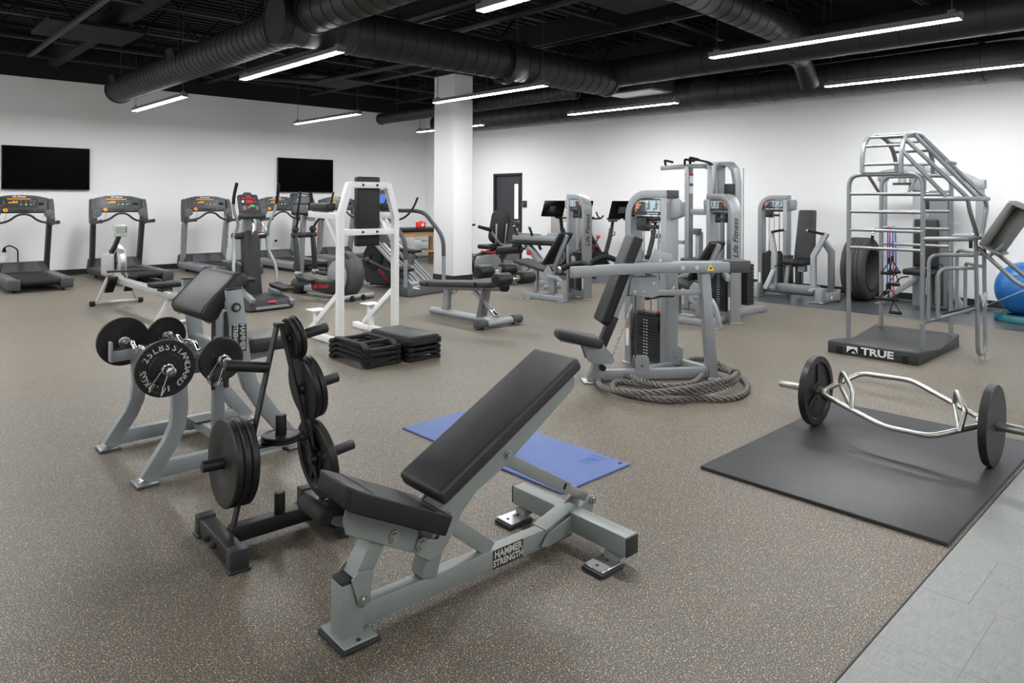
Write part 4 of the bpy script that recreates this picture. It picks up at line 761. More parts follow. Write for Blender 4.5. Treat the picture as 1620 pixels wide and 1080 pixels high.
for a, b in (((.0, 1.36, .43), (0, 1.20, .435)), ((0, 1.18, .44), (0, .28, .505)), ((0, .26, .51), (0, .02, .525))):
    a, b = V(a), V(b); m = MB(); d = (b-a).normalized(); n = V((0, -d.z, d.y)); n = n if n.z > 0 else -n; x = V((.135, 0, 0)); m.hexa([a-n*.07-x, b-n*.07-x, b-n*.07+x, a-n*.07+x, a-x, b-x, b+x, a+x]); m.build('pad', 'vinyl_worn', db, .022, 3)
MB().tube([(-.16, 1.3, .33), (-.2, 1.42, .34), (.2, 1.42, .34), (.16, 1.3, .33)], .014, 10, .06).build('end_handle', 'steel', db)
MB().cyl((0, .05, .46), (0, -.06, .80), .024).build('roller_post', 'silver', db) if 0 else None
MB().bars([(0, -.02, .47), (0, -.14, .52), (0, -.25, .58)], .05, .05, X).build('roller_arm', 'silver', db, .005)
for y, z in ((.05, .65), (-.25, .58)):
    MB().cyl((-.12, y, z), (.12, y, z), .02).build('roller_axle', 'chrome', db)
    for s in (-1, 1):
        g = MB().cyl((s*.085, y, z), (s*.29, y, z), .077, n=28).build('foam_roller', 'vinyl', db, .012, 3); MB().cyl((s*.288, y, z), (s*.296, y, z), .048, n=24).build('roller_cap', 'rubber', g); MB().cyl((s*.06, y, z), (s*.085, y, z), .036, n=20).build('roller_collar', 'chrome', g)
MB().bar((0, .05, .65), (0, .02, .48), .05, .05, X).build('roller_post', 'silver', db, .004)
MB().prism([(-.022, 0), (.022, 0), (0, .04)], (-.0415, .22, .40), (0, -1, 0), Z, (-.002, 0, 0)).build('warning_sign', 'red', db)
# ---------------- stretch cage ----------------
cg = thing('stretch_cage', 'grey tubular stretching cage with arched ladder top on a black platform lettered TRUE', 'stretch cage', (7.0, 2.45, 0))
def G(x, y, z): return (x-7.0, y-2.45, z)
YA, YB2, XA, XB2 = 2.80, 2.135, 7.30, 8.19
pf = [(7.0, 0), (7.0, .112), (7.12, .115), (7.66, .062), (8.265, .125), (8.265, 0)]
pb_ = MB().prism([(a-7.0, b) for a, b in pf], G(0, 2.08, 0)[1:2] and (0, 2.08-2.45, 0), X, Z, (0, .80, 0)).build('platform', 'rubber_mat', cg, .006, 2)
for y in (2.19, 2.77): MB().bb(-.012, 0, y-2.45-.025, y-2.45+.025, .005, .075).build('clip', 'rubber', pb_, .003, 1)
fp_ = MB().bb(-.004, -.001, 2.30-2.45, 2.71-2.45, .03, .09).build('name_plate', 'rubber', pb_)
text('lettering', 'TRUE', .09, 'paper', fp_, (-.005, 2.425-2.45, .058), (0, -1, 0), Z, .002, .003, sx=1.3)
m = MB(); m.prism([(0, 0), (.0, .062), (.1, .062), (.1, .0), (.085, .03), (.06, .045), (.03, .03)], (-.005, 2.70-2.45, .027), (0, -1, 0), Z, (-.001, 0, 0)); m.build('emblem', 'paper', fp_); m = MB(); m.prism([(.045, 0), (.06, .022), (.085, .0)], (-.005, 2.70-2.45, .027), (0, -1, 0), Z, (-.001, 0, 0)); m.build('emblem', 'paper', fp_)
TR = .0215
def tb_(name, pts, r=TR, f=.09): return MB().tube([G(*p) for p in pts], r, 12, f).build(name, 'cage', cg)
for x in (XA, XB2):
    dz = .0 if x == XA else .005
    tb_('end_frame', [(x, YA, .09), (x, YA, 1.735+dz), (x, YB2, 1.735+dz), (x, YB2, .09)], f=.12)
    for z in (1.545, 1.37, 1.19, 1.015): tb_('rung', [(x, YA, z), (x, YB2, z)], .0155, 0)
    for y in (YA, YB2): MB().cyl(G(x, y, .60), G(x, y, .61), .024, n=12).build('joint_ring', 'cage', cg)
ap = [(7.26, 1.745), (7.26, 1.90), (7.31, 2.03), (7.42, 2.11), (7.6, 2.14), (7.80, 2.135), (7.95, 2.10), (8.1, 2.02), (8.2, 1.9), (8.225, 1.76)]
YR0, YR1 = 2.66, 2.31
for y in (YR0, YR1): tb_('arch', [(a, y, b) for a, b in ap], .0215, .05)
for a, b in ((7.265, 1.83), (7.30, 2.01), (7.42, 2.105), (7.6, 2.14), (7.83, 2.13), (7.99, 2.085), (8.12, 1.995), (8.21, 1.86)): tb_('arch_rung', [(a, YR0, b), (a, YR1, b)], .0145, 0)
for x in (XA+.03, XB2-.03): tb_('corner_brace', [(x, 2.6, 1.735), (x+.0, 2.6, 1.735)] if 0 else [(XA if x < 7.7 else XB2, 2.62 if x < 7.7 else 2.45, 1.73), (7.62 if x < 7.7 else 7.9, 2.62 if x < 7.7 else 2.45, 1.55)], .0155, 0)
YE = 1.80
tb_('upper_loop', [(XA, YB2, 1.50), (XA, YE, 1.50), (XB2, YE, 1.50), (XB2, YB2, 1.50)], .0215, .1); tb_('lower_loop', [(XA, YB2, 1.125), (XA, YE-.02, 1.14), (XB2, YE-.02, 1.14), (XB2, YB2, 1.125)], .0215, .12)
for (a, b), e in (((7.275, 1.96), (7.30, 1.93)), ((7.36, 2.075), (7.44, YE)), ((7.6, 2.14), (7.78, YE)), ((7.85, 2.13), (8.05, YE))):
    tb_('sloping_rail', [(a, YR1, b), (e[0], e[1] if e[1] != YE else YE, 1.50)], .019, 0)
tb_('cross_rung', [(7.70, 2.05, 1.86), (8.0, 2.05, 1.85)], .014, 0)
for xa in (7.40, 8.0): tb_('loop_hanger', [(xa, YE, 1.50), (xa+(.02 if xa < 7.7 else .03), YE-.01, 1.40), (7.66 if xa < 7.7 else 7.80, YE-.02, 1.14)], .0185, .08)
LX0, LX1, LY = 7.53, 7.79, 1.745
tb_('support_leg', [(LX0-.05, LY+.01, 1.13), (LX0, LY, .07), (LX1, LY, .07), (LX1-.03, LY+.01, 1.13)], .0175, .09)
for x in (LX0+.03, LX1-.02): MB().lathe([(0, .0), (.03, .0), (.03, .006), (.008, .012), (.008, .07), (0, .07)], G(x, LY, 0), Z, 16).build('levelling_foot', 'chrome', cg)
tb_('leg_gusset', [(LX0+.01, LY, .62), (7.64, LY, .48), (LX1-.02, LY, .62)], .016, .05)
for x in (XA, XB2):
    k = .0 if x == XA else .02; lx = LX0 if x == XA else LX1-.02
    tb_('side_hoop', [(x, YB2-.05, .38), (x, YB2-.05, .985), (lx-.03, LY+.02, .985)], .017, .09); tb_('side_hoop', [(x+.02, YB2-.12, .40), (x+.02, YB2-.12, .86), (lx-.02, LY+.02, .87)], .017, .09)
    tb_('sloping_bar', [(x, YB2, .345), (lx, LY-.01, .52)], .0165, 0)
MB().tube([G(XA+.10, YB2-.14, .43), G(LX0-.02, LY+.02, .52)], .011, 10).build('foam_sleeve', 'rubber', cg)
for y, z, x in ((YB2, .345, XA), (YB2, .99, XA), (YA, .99, XA), (YB2, 1.2, XA), (YB2, .98, XB2)): bolt('bolt', G(x-.022, y, z), .011, (-1, 0, 0), cg, 'zinc', .008)
# leg rest with pads on the right side of the cage
tb_('rest_tube', [(LX0-.03, LY, 1.06), (LX0-.02, 1.44, .75), (LX0+.06, 1.36, .71), (LX1, 1.40, .76), (LX1-.02, LY, 1.08)], .019, .07); 
for x in (7.5, 7.74): tb_('rest_strut', [(x, 1.66, .98), (x, 1.545, 1.10)], .0165, 0)
tb_('rest_tube', [(LX0+.05, 1.38, .71), (LX0+.05, 1.15, .70)], .019, 0)
MB().tube([G(LX1, LY, .50), G(7.75, 1.40, .70)], .004, 6).build('wire', 'steel', cg)
a, b = V(G(7.6, 1.715, 1.10)), V(G(7.6, 1.50, 1.47)); d = (b-a).normalized(); n = V((0, d.z, -d.y)); n = n if n.y > 0 else -n; x = V((.20, 0, 0))
mat('pad_grey', '#6c6f6a', .5, bump=.2, bscale=300)
MB().hexa([a-n*.05-x, b-n*.05-x, b-n*.05+x, a-n*.05+x, a-x, b-x, b+x, a+x]).build('leg_pad', 'pad_grey', cg, .012, 3)
a2, b2 = a-n*.11+d*.0, b-n*.11; MB().cyl(a2+d*.02, b2-d*.02, .07, n=20).build('leg_roll', 'pad_grey', cg, .01, 2)
for p in (a, b): m = MB(); m.prism(rpoly(.42, .2, .09, 5), p-n*.09, X, -n, d*.012*(1 if p is b else -1)); m.build('end_plate', 'pad_grey', cg, .003, 1)
# ---------------- resistance bands ----------------
def band(mt, y, za, zb, label, dy=.03, tw=0.):
    """tube looped over the rung at y; its two ends hang to za and zb and carry a handle each"""
    t = thing('resistance_band', label, 'resistance band', (XB2, y, 1.19), 0, 'resistance bands hung on the cage'); h = dy/2
    A, B = (-.022, h, za-1.19), (.022, -h, zb-1.19)
    MB().tube([A, (-.020, h, -.25), (-.024, h*.3, -.01), (0, 0, .0235), (.024, -h*.3, -.01), (.02, -h, -.25), B], .0068, 8, .02).build('rubber_tube', mt, t)
    for p, s in ((A, 1), (B, -1)):
        p = V(p); MB().cyl(p+V((0, 0, .03)), p-V((0, 0, .03)), .012, .014, 10).build('connector', 'rubber', t)
        MB().tube([p-V((0, 0, .02)), p+V((0, .055+tw*s, -.14)), p+V((0, -.055+tw*s, -.14))], .0055, 6, .01, closed=True).build('strap', 'rubber', t); MB().cyl(p+V((0, .062+tw*s, -.14)), p+V((0, -.062+tw*s, -.14)), .0175, n=14).build('handle', 'rubber', t, .006)
    return t
band('tube_blue', 2.725, .56, .56, 'blue resistance band with black handles hanging on the cage, leftmost', .012, .03); band('tube_red', 2.70, .84, .42, 'red resistance band with black handles hanging lowest on the cage', .03, .02)
band('tube_blue', 2.672, .86, .72, 'second blue resistance band hanging right of the red one', .02, -.02)
# ---------------- treadmills ----------------
tm = thing('treadmill', 'dark grey treadmill at the far left under the large television, black plug cord behind it', 'treadmill', (2.29, 13.05, 0), 0, 'treadmills along the left wall')
def treadmill(t, side_mt, post_mt):
    MB().bb(-.26, .26, .06, 1.75, .10, .185).build('running_belt', 'rubber', t, .02, 3); MB().cyl((-.255, .06, .15), (.255, .06, .15), .048, n=20).build('rear_roller', 'rubber', t)
    for s in (-1, 1):
        m = MB(); m.bb(*sorted((s*.265, s*.44)), .10, 2.05, .05, .20); m.build('side_rail', side_mt, t, .045, 4)
        m = MB(); m.bb(*sorted((s*.262, s*.445)), -.005, .13, .04, .215); m.build('rear_cap', 'plastic_grey', t, .03, 3)
        for z in (.08, .18): MB().cyl((s*.35, -.007, z), (s*.35, .0, z), .007, n=8).build('screw', 'rubber', t)
        for k in range(9): MB().bb(*sorted((s*.285, s*.42)), .25+.13*k, .33+.13*k, .199, .206).build('grip_strip', 'plastic_mid', t)
        MB().cyl((s*.33, .16, 0), (s*.33, .16, .07), .022, n=12).build('foot', 'rubber', t); MB().cyl((s*.33, 1.8, 0), (s*.33, 1.8, .07), .04, n=12).build('foot', 'rubber', t)
        MB().bars([(s*.40, 1.86, .18), (s*.415, 1.72, 1.02), (s*.42, 1.66, 1.12)], .075, .15, Y).build('upright', post_mt, t, .02, 3)
        m = MB(); m.prism([(1.78, 1.0), (1.56, 1.0), (1.53, 1.10), (1.62, 1.36), (1.70, 1.46), (1.78, 1.44), (1.80, 1.2)], (s*.43-.045, 0, 0), Y, Z, (.09, 0, 0)); m.build('console_arm', 'plastic_grey', t, .02, 3)
        MB().cyl((s*.385, 1.545, 1.19), (s*.385, 1.60, 1.20), .075, n=20).build('cup_holder', 'plastic_mid', t, .012, 2)
        MB().bars([(s*.42, 1.66, 1.0), (s*.43, 1.48, 1.03), (s*.43, 1.08, 1.055)], .055, .06).build('side_handle', 'plastic_grey', t, .02, 3); MB().cyl((s*.43, 1.07, 1.055), (s*.43, 1.11, 1.055), .034, n=14).build('handle_cap', 'plastic', t, .008)
    MB().tube([(-.40, 1.58, 1.03), (-.22, 1.50, 1.06), (-.08, 1.47, 1.19), (.08, 1.47, 1.19), (.22, 1.50, 1.06), (.40, 1.58, 1.03)], .019, 12, .1).build('front_handle', 'plastic', t)
    # motor cover
    m = MB(); m.hexa([(-.44, 1.62, .12), (.44, 1.62, .12), (.44, 2.15, .06), (-.44, 2.15, .06), (-.36, 1.80, .345), (.36, 1.80, .345), (.42, 2.12, .33), (-.42, 2.12, .33)]); m.build('motor_cover', 'plastic', t, .03, 3)
    MB().hexa([(-.30, 1.60, .19), (.30, 1.60, .19), (.25, 1.76, .32), (-.25, 1.76, .32), (-.29, 1.615, .2), (.29, 1.615, .2), (.24, 1.775, .33), (-.24, 1.775, .33)]).build('cover_panel', 'plastic_grey', t)
    # console: arched board tilted back
    ol = [(-.43, -.10), (.43, -.10), (.44, .06), (.40, .17), (.22, .215), (0, .228), (-.22, .215), (-.40, .17), (-.44, .06)]
    a = R(22); ey = V((0, math.sin(a), math.cos(a))); nn_ = V((0, -math.cos(a), math.sin(a)))
    cs = MB().prism(ol, (0, 1.66, 1.315), X, ey, -nn_*.07).build('console', 'plastic_grey', t, .02, 3)
    fc = lambda x, y, h=.001: V((x, 1.66, 1.315))+ey*y+nn_*h
    def plate_(name, x0, x1, y0, y1, mt, h=.002): m = MB(); m.prism([(x0, y0), (x1, y0), (x1, y1), (x0, y1)], fc(0, 0, 0), X, ey, nn_*h); return m.build(name, mt, cs)
    plate_('display', -.31, .24, -.03, .165, 'console', .0015); plate_('lower_tray', -.33, .33, -.095, -.04, 'plastic', .004); plate_('slot', -.10, .08, -.08, -.055, 'rubber', .006)
    plate_('message_bar', -.20, .14, .135, .155, 'orange_led', .003)
    m = MB(); 
    for k, hh in enumerate((.02, .03, .026, .04, .05, .03, .045)): m.prism([(-.19+.02*k, .065), (-.172+.02*k, .065), (-.172+.02*k, .065+hh), (-.19+.02*k, .065+hh)], fc(0, 0, 0), X, ey, nn_*.003)
    m.build('profile_graph', 'orange_led', cs)['kind'] = 'stuff'
    for k, mt in enumerate(('green_btn', 'yellow', 'blue_btn')):
        plate_('button', -.005+.07*k-.012, -.005+.07*k+.012, .03, .055, mt, .004); plate_('key', -.005+.07*k-.008, -.005+.07*k+.008, .085, .12, 'plastic_mid', .004)
    for x, y, mt in ((.175, .05, 'green_btn'), (.19, .085, 'plastic_mid'), (.16, .105, 'plastic_mid'), (.2, .11, 'plastic_mid'), (-.285, .02, 'red'), (-.25, .06, 'green_btn'), (-.26, .1, 'plastic_mid'), (.19, -.068, 'red')): plate_('button', x-.01, x+.01, y-.009, y+.009, mt, .007)
    p = fc(-.235, -.066, .004); MB().cyl(p, p+nn_*.006, .032, n=18).build('stop_ring', 'yellow', cs); MB().cyl(p+nn_*.005, p+nn_*.012, .019, n=16).build('stop_button', 'red', cs)
    p = fc(.285, .05, .01); m = MB(); m.box(p, (.08, .03, .05)); m.build('fan', 'rubber', cs, .01)
    text('lettering', 'Life Fitness', .044, 'sticker', cs, fc(-.03, .188, .002), X, ey, .002, .0008, .35)
    MB().tube([fc(-.235, -.09, .0), fc(-.23, -.16, .02), fc(-.27, -.30, .0), fc(-.38, -.27, .0)], .003, 6, .05).build('safety_cord', 'cable', t)
treadmill(tm, 'plastic_grey', 'plastic')
cord = MB().tube([(.03, 2.17, .2), (.03, 2.2, .55), (-.08, 2.3, .62), (-.14, 2.38, .58), (-.14, 2.42, .52)], .012, 8, .06).build('power_cord', 'rubber', tm); MB().cyl((-.14, 2.42, .5), (-.14, 2.40, .57), .035, .02).build('plug', 'rubber', cord)
tm2 = dup(tm, (3.81, 13.05, 0), 0, 'dark grey treadmill standing directly behind the rowing machine')
for o in list(tm2.children):
    if o.name.startswith('power_cord'):
        for c in list(o.children): bpy.data.objects.remove(c)
        bpy.data.objects.remove(o)
tm3 = thing('treadmill', 'treadmill with silver posts standing left of the red display elliptical trainer', 'treadmill', (5.43, 13.05, 0), 0, 'treadmills along the left wall'); treadmill(tm3, 'silver', 'silver')
for s in (-1, 1): text('lettering', 'Life Fitness', .11, 'red', tm3, (s*.46, 1.78, .68), (0, -.1*0, 1), (0, 1*s*-1, 0), .001, .001, .3)
for x, l in ((6.97, 'treadmill with silver posts standing behind the two elliptical trainers'), (8.43, 'treadmill with silver posts half hidden behind the white knee raise station')): dup(tm3, (x, 13.05, 0), 0, l)
# ---------------- rowing machine ----------------
rw = thing('rowing_machine', 'pale grey rowing machine with round flywheel and small monitor in front of a treadmill', 'rowing machine', (2.80, 10.9, 0), R(1.5))
MB().cyl((-.31, 0, .035), (.31, 0, .035), .024, n=14).build('front_foot', 'concept', rw)
for s in (-1, 1):
    MB().tube([(s*.27, 0, .035), (s*.335, 0, .035)], .036, 14).build('foot_cap', 'rubber', rw, .008)
    MB().bars([(s*.25, 0, .05), (s*.07, .0, .50)], .022, .075, Y).build('front_leg', 'concept', rw, .006)
MB().lathe([(.03, -.05), (.225, -.055), (.24, -.03), (.24, .03), (.225, .055), (.03, .05), (.03, -.05)], (.03, .08, .58), X, 40).build('flywheel_cage', 'concept', rw)
MB().lathe([(.15, -.02), (.244, -.025), (.246, .025), (.15, .02), (.15, -.02)], (.03, .08, .58), X, 40).build('flywheel_band', 'steel', rw)
for k in range(8): a = R(45*k); MB().bar((-.03, .08+.04*math.cos(a), .58+.04*math.sin(a)), (-.03, .08+.22*math.cos(a), .58+.22*math.sin(a)), .008, .012, X).build('cage_spoke', 'plastic', rw)
m = MB(); m.prism([(-.10, .40), (.14, .40), (.14, .66), (.04, .74), (-.10, .70)], (-.17, 0, 0), Y, Z, (.12, 0, 0)); m.build('housing', 'concept', rw, .03, 3)
MB().bars([(-.09, .02, .68), (-.06, -.10, .80), (-.03, -.22, .98)], .06, .05, X).build('monitor_arm', 'plastic', rw, .01)
mo = MB().box((-.03, -.24, 1.03), (.17, .05, .16), rx=R(-8)).build('monitor', 'concept', rw, .012, 2); MB().box((-.04, -.268, 1.04), (.10, .006, .09), rx=R(-8)).build('lcd', 'lcd', mo)
for k in range(3): MB().box((.035, -.27, 1.075-.03*k), (.022, .006, .018), rx=R(-8)).build('key', 'plastic_grey', mo)
MB().bars([(-.03, -.02, .46), (-.03, -.16, .38), (-.03, -.30, .355), (-.03, -2.2, .335)], .085, .10, X).build('monorail', 'concept', rw, .015); MB().bar((-.03, -.4, .40), (-.03, -2.2, .385), .03, .008).build('rail_strip', 'steel', rw)
for s in (-1, 1):
    MB().box((-.03+s*.12, -.28, .30), (.11, .30, .035), rx=R(-42)).build('foot_plate', 'rubber', rw, .012); MB().box((-.03+s*.12, -.36, .40), (.12, .06, .03), rx=R(-42)).build('strap', 'plastic', rw, .01)
    MB().bars([(-.03, -2.12, .32), (-.03+s*.2, -2.2, .03)], .05, .03, Y).build('rear_leg', 'concept', rw, .005)
MB().cyl((-.27, -2.2, .025), (.21, -2.2, .025), .022).build('rear_foot', 'concept', rw)
MB().tube([(-.27, -.55, .51), (-.12, -.50, .505), (.06, -.50, .505), (.21, -.55, .51)], .0155, 10, .08).build('pull_handle', 'plastic', rw)
cushion('seat', (-.03, -1.93, .445), (.33, .24, .06), 'rubber', rw, bev=.025); MB().box((-.03, -1.93, .40), (.12, .18, .07)).build('seat_carriage', 'plastic', rw, .008)
# ---------------- elliptical with red display ----------------
el = thing('elliptical_trainer', 'elliptical trainer with red lit display and wide dark base, behind the preacher bench pad', 'elliptical trainer', (4.16, 8.95, 0), R(3), 'elliptical trainers')
m = MB(); m.hexa([(-.34, -.02, .01), (.32, -.02, .01), (.30, .62, .01), (-.32, .62, .01), (-.28, .05, .16), (.26, .05, .16), (.24, .58, .17), (-.26, .58, .17)]); bs = m.build('base_shroud', 'plastic', el, .03, 3)
MB().bar((-.24, -.015, .045), (.22, -.015, .045), .02, .035).build('chrome_strip', 'silver', bs, .004); MB().box((-.0, .012, .115), (.11, .004, .022), rx=R(-25)).build('badge', 'red', bs)
MB().bars([(0, .55, .10), (0, .62, .5), (0, .66, 1.03)], .23, .16, Y).build('tower_shroud', 'plastic', el, .045, 4); MB().bar((0, .75, .10), (0, 1.35, .10), .12, .10).build('main_beam', 'grey_paint', el, .01); MB().cyl((-.3, 1.38, .045), (.3, 1.38, .045), .035).build('front_foot', 'plastic', el)
MB().bars([(0, .70, .95), (0, .72, 1.2), (0, .70, 1.3)], .15, .07, Y).build('neck', 'silver', el, .015)
MB().cyl((-.25, .66, .96), (.25, .66, .96), .045, n=18).build('pivot_bar', 'plastic', el, .01)
a = R(24); ey = V((0, math.sin(a), math.cos(a))); n_ = V((0, -math.cos(a), math.sin(a)))
cs = MB().prism([(-.16, -.16), (.16, -.16), (.14, .14), (.06, .15), (.05, .18), (-.05, .18), (-.06, .15), (-.14, .14)], (-.02, .62, 1.40), X, ey, -n_*.06).build('console', 'plastic', el, .015, 3)
def pp(cs, o, name, x0, x1, y0, y1, mt, h=.003): m = MB(); m.prism([(x0, y0), (x1, y0), (x1, y1), (x0, y1)], o, X, ey, n_*h); return m.build(name, mt, cs)
co = V((-.02, .62, 1.40)); pp(cs, co, 'face', -.125, .125, -.13, .125, 'console')
for x0, x1, y0, y1, mt in ((-.10, -.055, .075, .09, 'red_led'), (-.045, -.005, .075, .09, 'red_led'), (.005, .045, .075, .09, 'red_led'), (.055, .10, .075, .09, 'red_led'), (-.05, .05, .015, .055, 'red_led'), (.07, .1, .02, .04, 'red_led'), (-.115, -.06, -.09, -.03, 'plastic_mid'), (-.04, -.01, -.07, -.03, 'red'), (.0, .06, -.045, -.015, 'green_btn'), (.07, .115, -.09, -.03, 'plastic_mid'), (-.03, .03, .105, .12, 'red'), (-.11, -.08, .02, .05, 'white_mark')): pp(cs, co, 'button', x0, x1, y0, y1, mt, .005)
MB().box((-.02, .55, 1.23), (.36, .14, .07)).build('console_tray', 'plastic', el, .03, 3)
for s in (-1, 1):
    MB().tube([(s*.05, .55, 1.22), (s*.07, .40, 1.12), (s*.10, .36, 1.0), (s*.05, .5, .98)], .018, 10, .06).build('fixed_handle', 'chrome', el)
    MB().tube([(s*.25, .62, .96), (s*.20 if s < 0 else .22, .56, 1.12), (s*.29, .52, 1.28), (s*.31, .50, 1.42)], .019, 12, .12).build('moving_arm', 'grey_paint', el); MB().tube([(s*.31, .50, 1.40), (s*.315, .47, 1.52), (s*.30, .42, 1.68)], .022, 12, .06).build('arm_grip', 'rubber', el)
    MB().tube([(s*.24, .64, .95), (s*.24, .60, .75), (s*.31, .50, .55), (s*.30, .45, .32)], .022, 12, .15).build('lower_arm', 'grey_paint', el)
    ph = .30 if s < 0 else .14
    MB().bar((s*.28, .62, ph+.06), (s*.28, -.02, .14 if s < 0 else .08), .06, .06).build('pedal_link', 'silver', el, .008)
    m = MB(); m.hexa([(s*.28-.085, .10, ph+.08), (s*.28+.085, .10, ph+.08), (s*.28+.085, .46, ph+.10), (s*.28-.085, .46, ph+.10), (s*.28-.095, .08, ph+.13), (s*.28+.095, .08, ph+.13), (s*.28+.095, .50, ph+.17), (s*.28-.095, .50, ph+.17)]); m.build('pedal', 'plastic', el, .02, 3)
MB().lathe([(.02, -.03), (.20, -.03), (.2, .03), (.02, .03), (.02, -.03)], (-.16, .80, .40), X, 28).build('crank_disc', 'plastic', el, .01)
# ---------------- black elliptical with wheel housing ----------------
def wheel_elliptical(loc, rz, label):
    t = thing('elliptical_trainer', label, 'elliptical trainer', loc, rz, 'elliptical trainers')
    m = MB(); m.lathe([(0, -.13), (.22, -.125), (.30, -.09), (.34, -.035), (.34, .035), (.30, .09), (.22, .125), (0, .13)], (.04, .36, .36), X, 44); h = m.build('wheel_housing', 'plastic_grey', t)
    for k in range(5): MB().box((-.02+.0, .2+.028*k, .62+.015*k), (.12, .01, .012), rx=R(30)).build('vent_slot', 'rubber', h)
    MB().lathe([(.0, .0), (.21, .0), (.23, -.02), (.21, -.03), (0, -.03)], (-.085, .40, .34), X, 32).build('side_disc', 'silver', t)
    MB().cyl((-.33, .14, .05), (.36, .14, .05), .042, n=16).build('rear_stabiliser', 'silver', t, .008); MB().cyl((-.33, 1.72, .05), (.33, 1.72, .05), .042, n=16).build('front_stabiliser', 'silver', t, .008)
    for s in (-1, 1):
        for y in (.14, 1.72): MB().cyl((s*.27, y, 0), (s*.27, y, .04), .022, n=10).build('foot', 'rubber', t)
        MB().lathe([(.01, -.015), (.04, -.015), (.045, 0), (.04, .015), (.01, .015), (.01, -.015)], (s*.1, .05, .045), X, 18).build('transport_wheel', 'rubber', t)
    MB().bar((0, .5, .09), (0, 1.72, .09), .10, .09).build('main_beam', 'silver', t, .015); MB().sph((0, 1.45, .11), .16, 16, 8, (.8, 1.2, .9)).build('post_foot', 'plastic', t)
    MB().bars([(0, 1.45, .12), (0, 1.40, .9), (0, 1.36, 1.28)], .085, .075, Y).build('post', 'silver', t, .02, 3)
    MB().cyl((-.20, 1.38, .91), (.24, 1.38, .91), .042, n=18).build('pivot_bar', 'plastic', t, .012)
    a = R(20); ey = V((0, math.sin(a), math.cos(a))); n_ = V((0, -math.cos(a), math.sin(a))); co = V((-.06, 1.27, 1.40))
    cs = MB().prism([(-.235, -.17), (.235, -.17), (.19, .17), (-.19, .17)], co, X, ey, -n_*.06).build('console', 'console', t, .018, 3)
    def q(name, x0, x1, y0, y1, mt, h=.003): m = MB(); m.prism([(x0, y0), (x1, y0), (x1, y1), (x0, y1)], co, X, ey, n_*h); return m.build(name, mt, cs)
    q('screen', -.06, .07, .03, .105, 'panel_dark', .004); text('lettering', 'Life Fitness', .036, 'paper', cs, co+ey*.135+n_*.002, X, ey, .001, .0005, .3)
    for x, y, mt in ((-.13, .09, 'tube_blue'), (-.10, .06, 'blue_btn'), (-.13, .035, 'tube_blue'), (.12, .09, 'green_btn'), (.14, .06, 'red'), (.11, .04, 'plastic_mid'), (.04, -.055, 'green_btn'), (-.02, -.06, 'plastic_mid'), (.1, -.06, 'plastic_mid'), (-.12, -.05, 'plastic_mid')): q('button', x-.011, x+.011, y-.011, y+.011, mt, .005)
    q('ledge', -.185, .185, -.012, .004, 'plastic', .02); MB().box((.05, 1.24, 1.19), (.1, .08, .12)).build('cup_holder', 'silver', t, .015)
    for s in (-1, 1):
        MB().tube([(s*.05, 1.30, 1.24), (s*.06, 1.14, 1.22), (s*.10, 1.08, 1.32), (s*.10, 1.09, 1.42)], .017, 10, .06).build('fixed_handle', 'rubber', t)
        MB().sph((s*.16+.02, 1.38, 1.0), .055, 14, 10).build('arm_joint', 'plastic', t); MB().tube([(s*.16+.02, 1.38, 1.0), (s*.17+.02, 1.30, 1.12), (s*.27, 1.15, 1.24), (s*.29, 1.07, 1.38), (s*.30, 1.02, 1.58)], .018, 12, .1).build('moving_arm', 'plastic', t)
        yk = 1.22 if s < 0 else 1.34
        MB().bars([(s*.16+.02, 1.38, .90), (s*.20, yk, .34)], .055, .075, Y).build('lower_arm', 'plastic', t, .012); MB().sph((s*.20, yk, .33), .06, 12, 8, (1, 1, .8)).build('knuckle', 'silver', t)
        MB().tube([(s*.20, yk, .33), (s*.21, yk-.2, .24 if s < 0 else .30), (s*.2, .45, .26 if s < 0 else .38)], .03, 12, .1).build('pedal_arm', 'plastic', t)
        m = MB(); z = .26 if s < 0 else .33; m.hexa([(s*.27-.08, .72, z-.03), (s*.27+.08, .72, z-.03), (s*.27+.08, 1.04, z-.02), (s*.27-.08, 1.04, z-.02), (s*.27-.09, .70, z+.03), (s*.27+.09, .70, z+.03), (s*.27+.09, 1.08, z+.07), (s*.27-.09, 1.08, z+.07)]); m.build('pedal', 'plastic', t, .02, 3)
    m = MB(); m.hexa([(-.27, .30, .09), (-.15, .30, .09), (-.15, .80, .12), (-.27, .80, .12), (-.28, .28, .31), (-.15, .28, .31), (-.15, .82, .27), (-.28, .82, .27)]); lk = m.build('crank_cover', 'plastic', t, .035, 3)
    text('lettering', 'Life Fitness', .085, 'red', lk, (-.281, .56, .20), (0, -1, .12), Z, .003, .0015, .3)
    return t
wheel_elliptical((5.44, 8.88, 0), R(8), 'elliptical trainer with black console and round rear wheel housing, left of the white station')
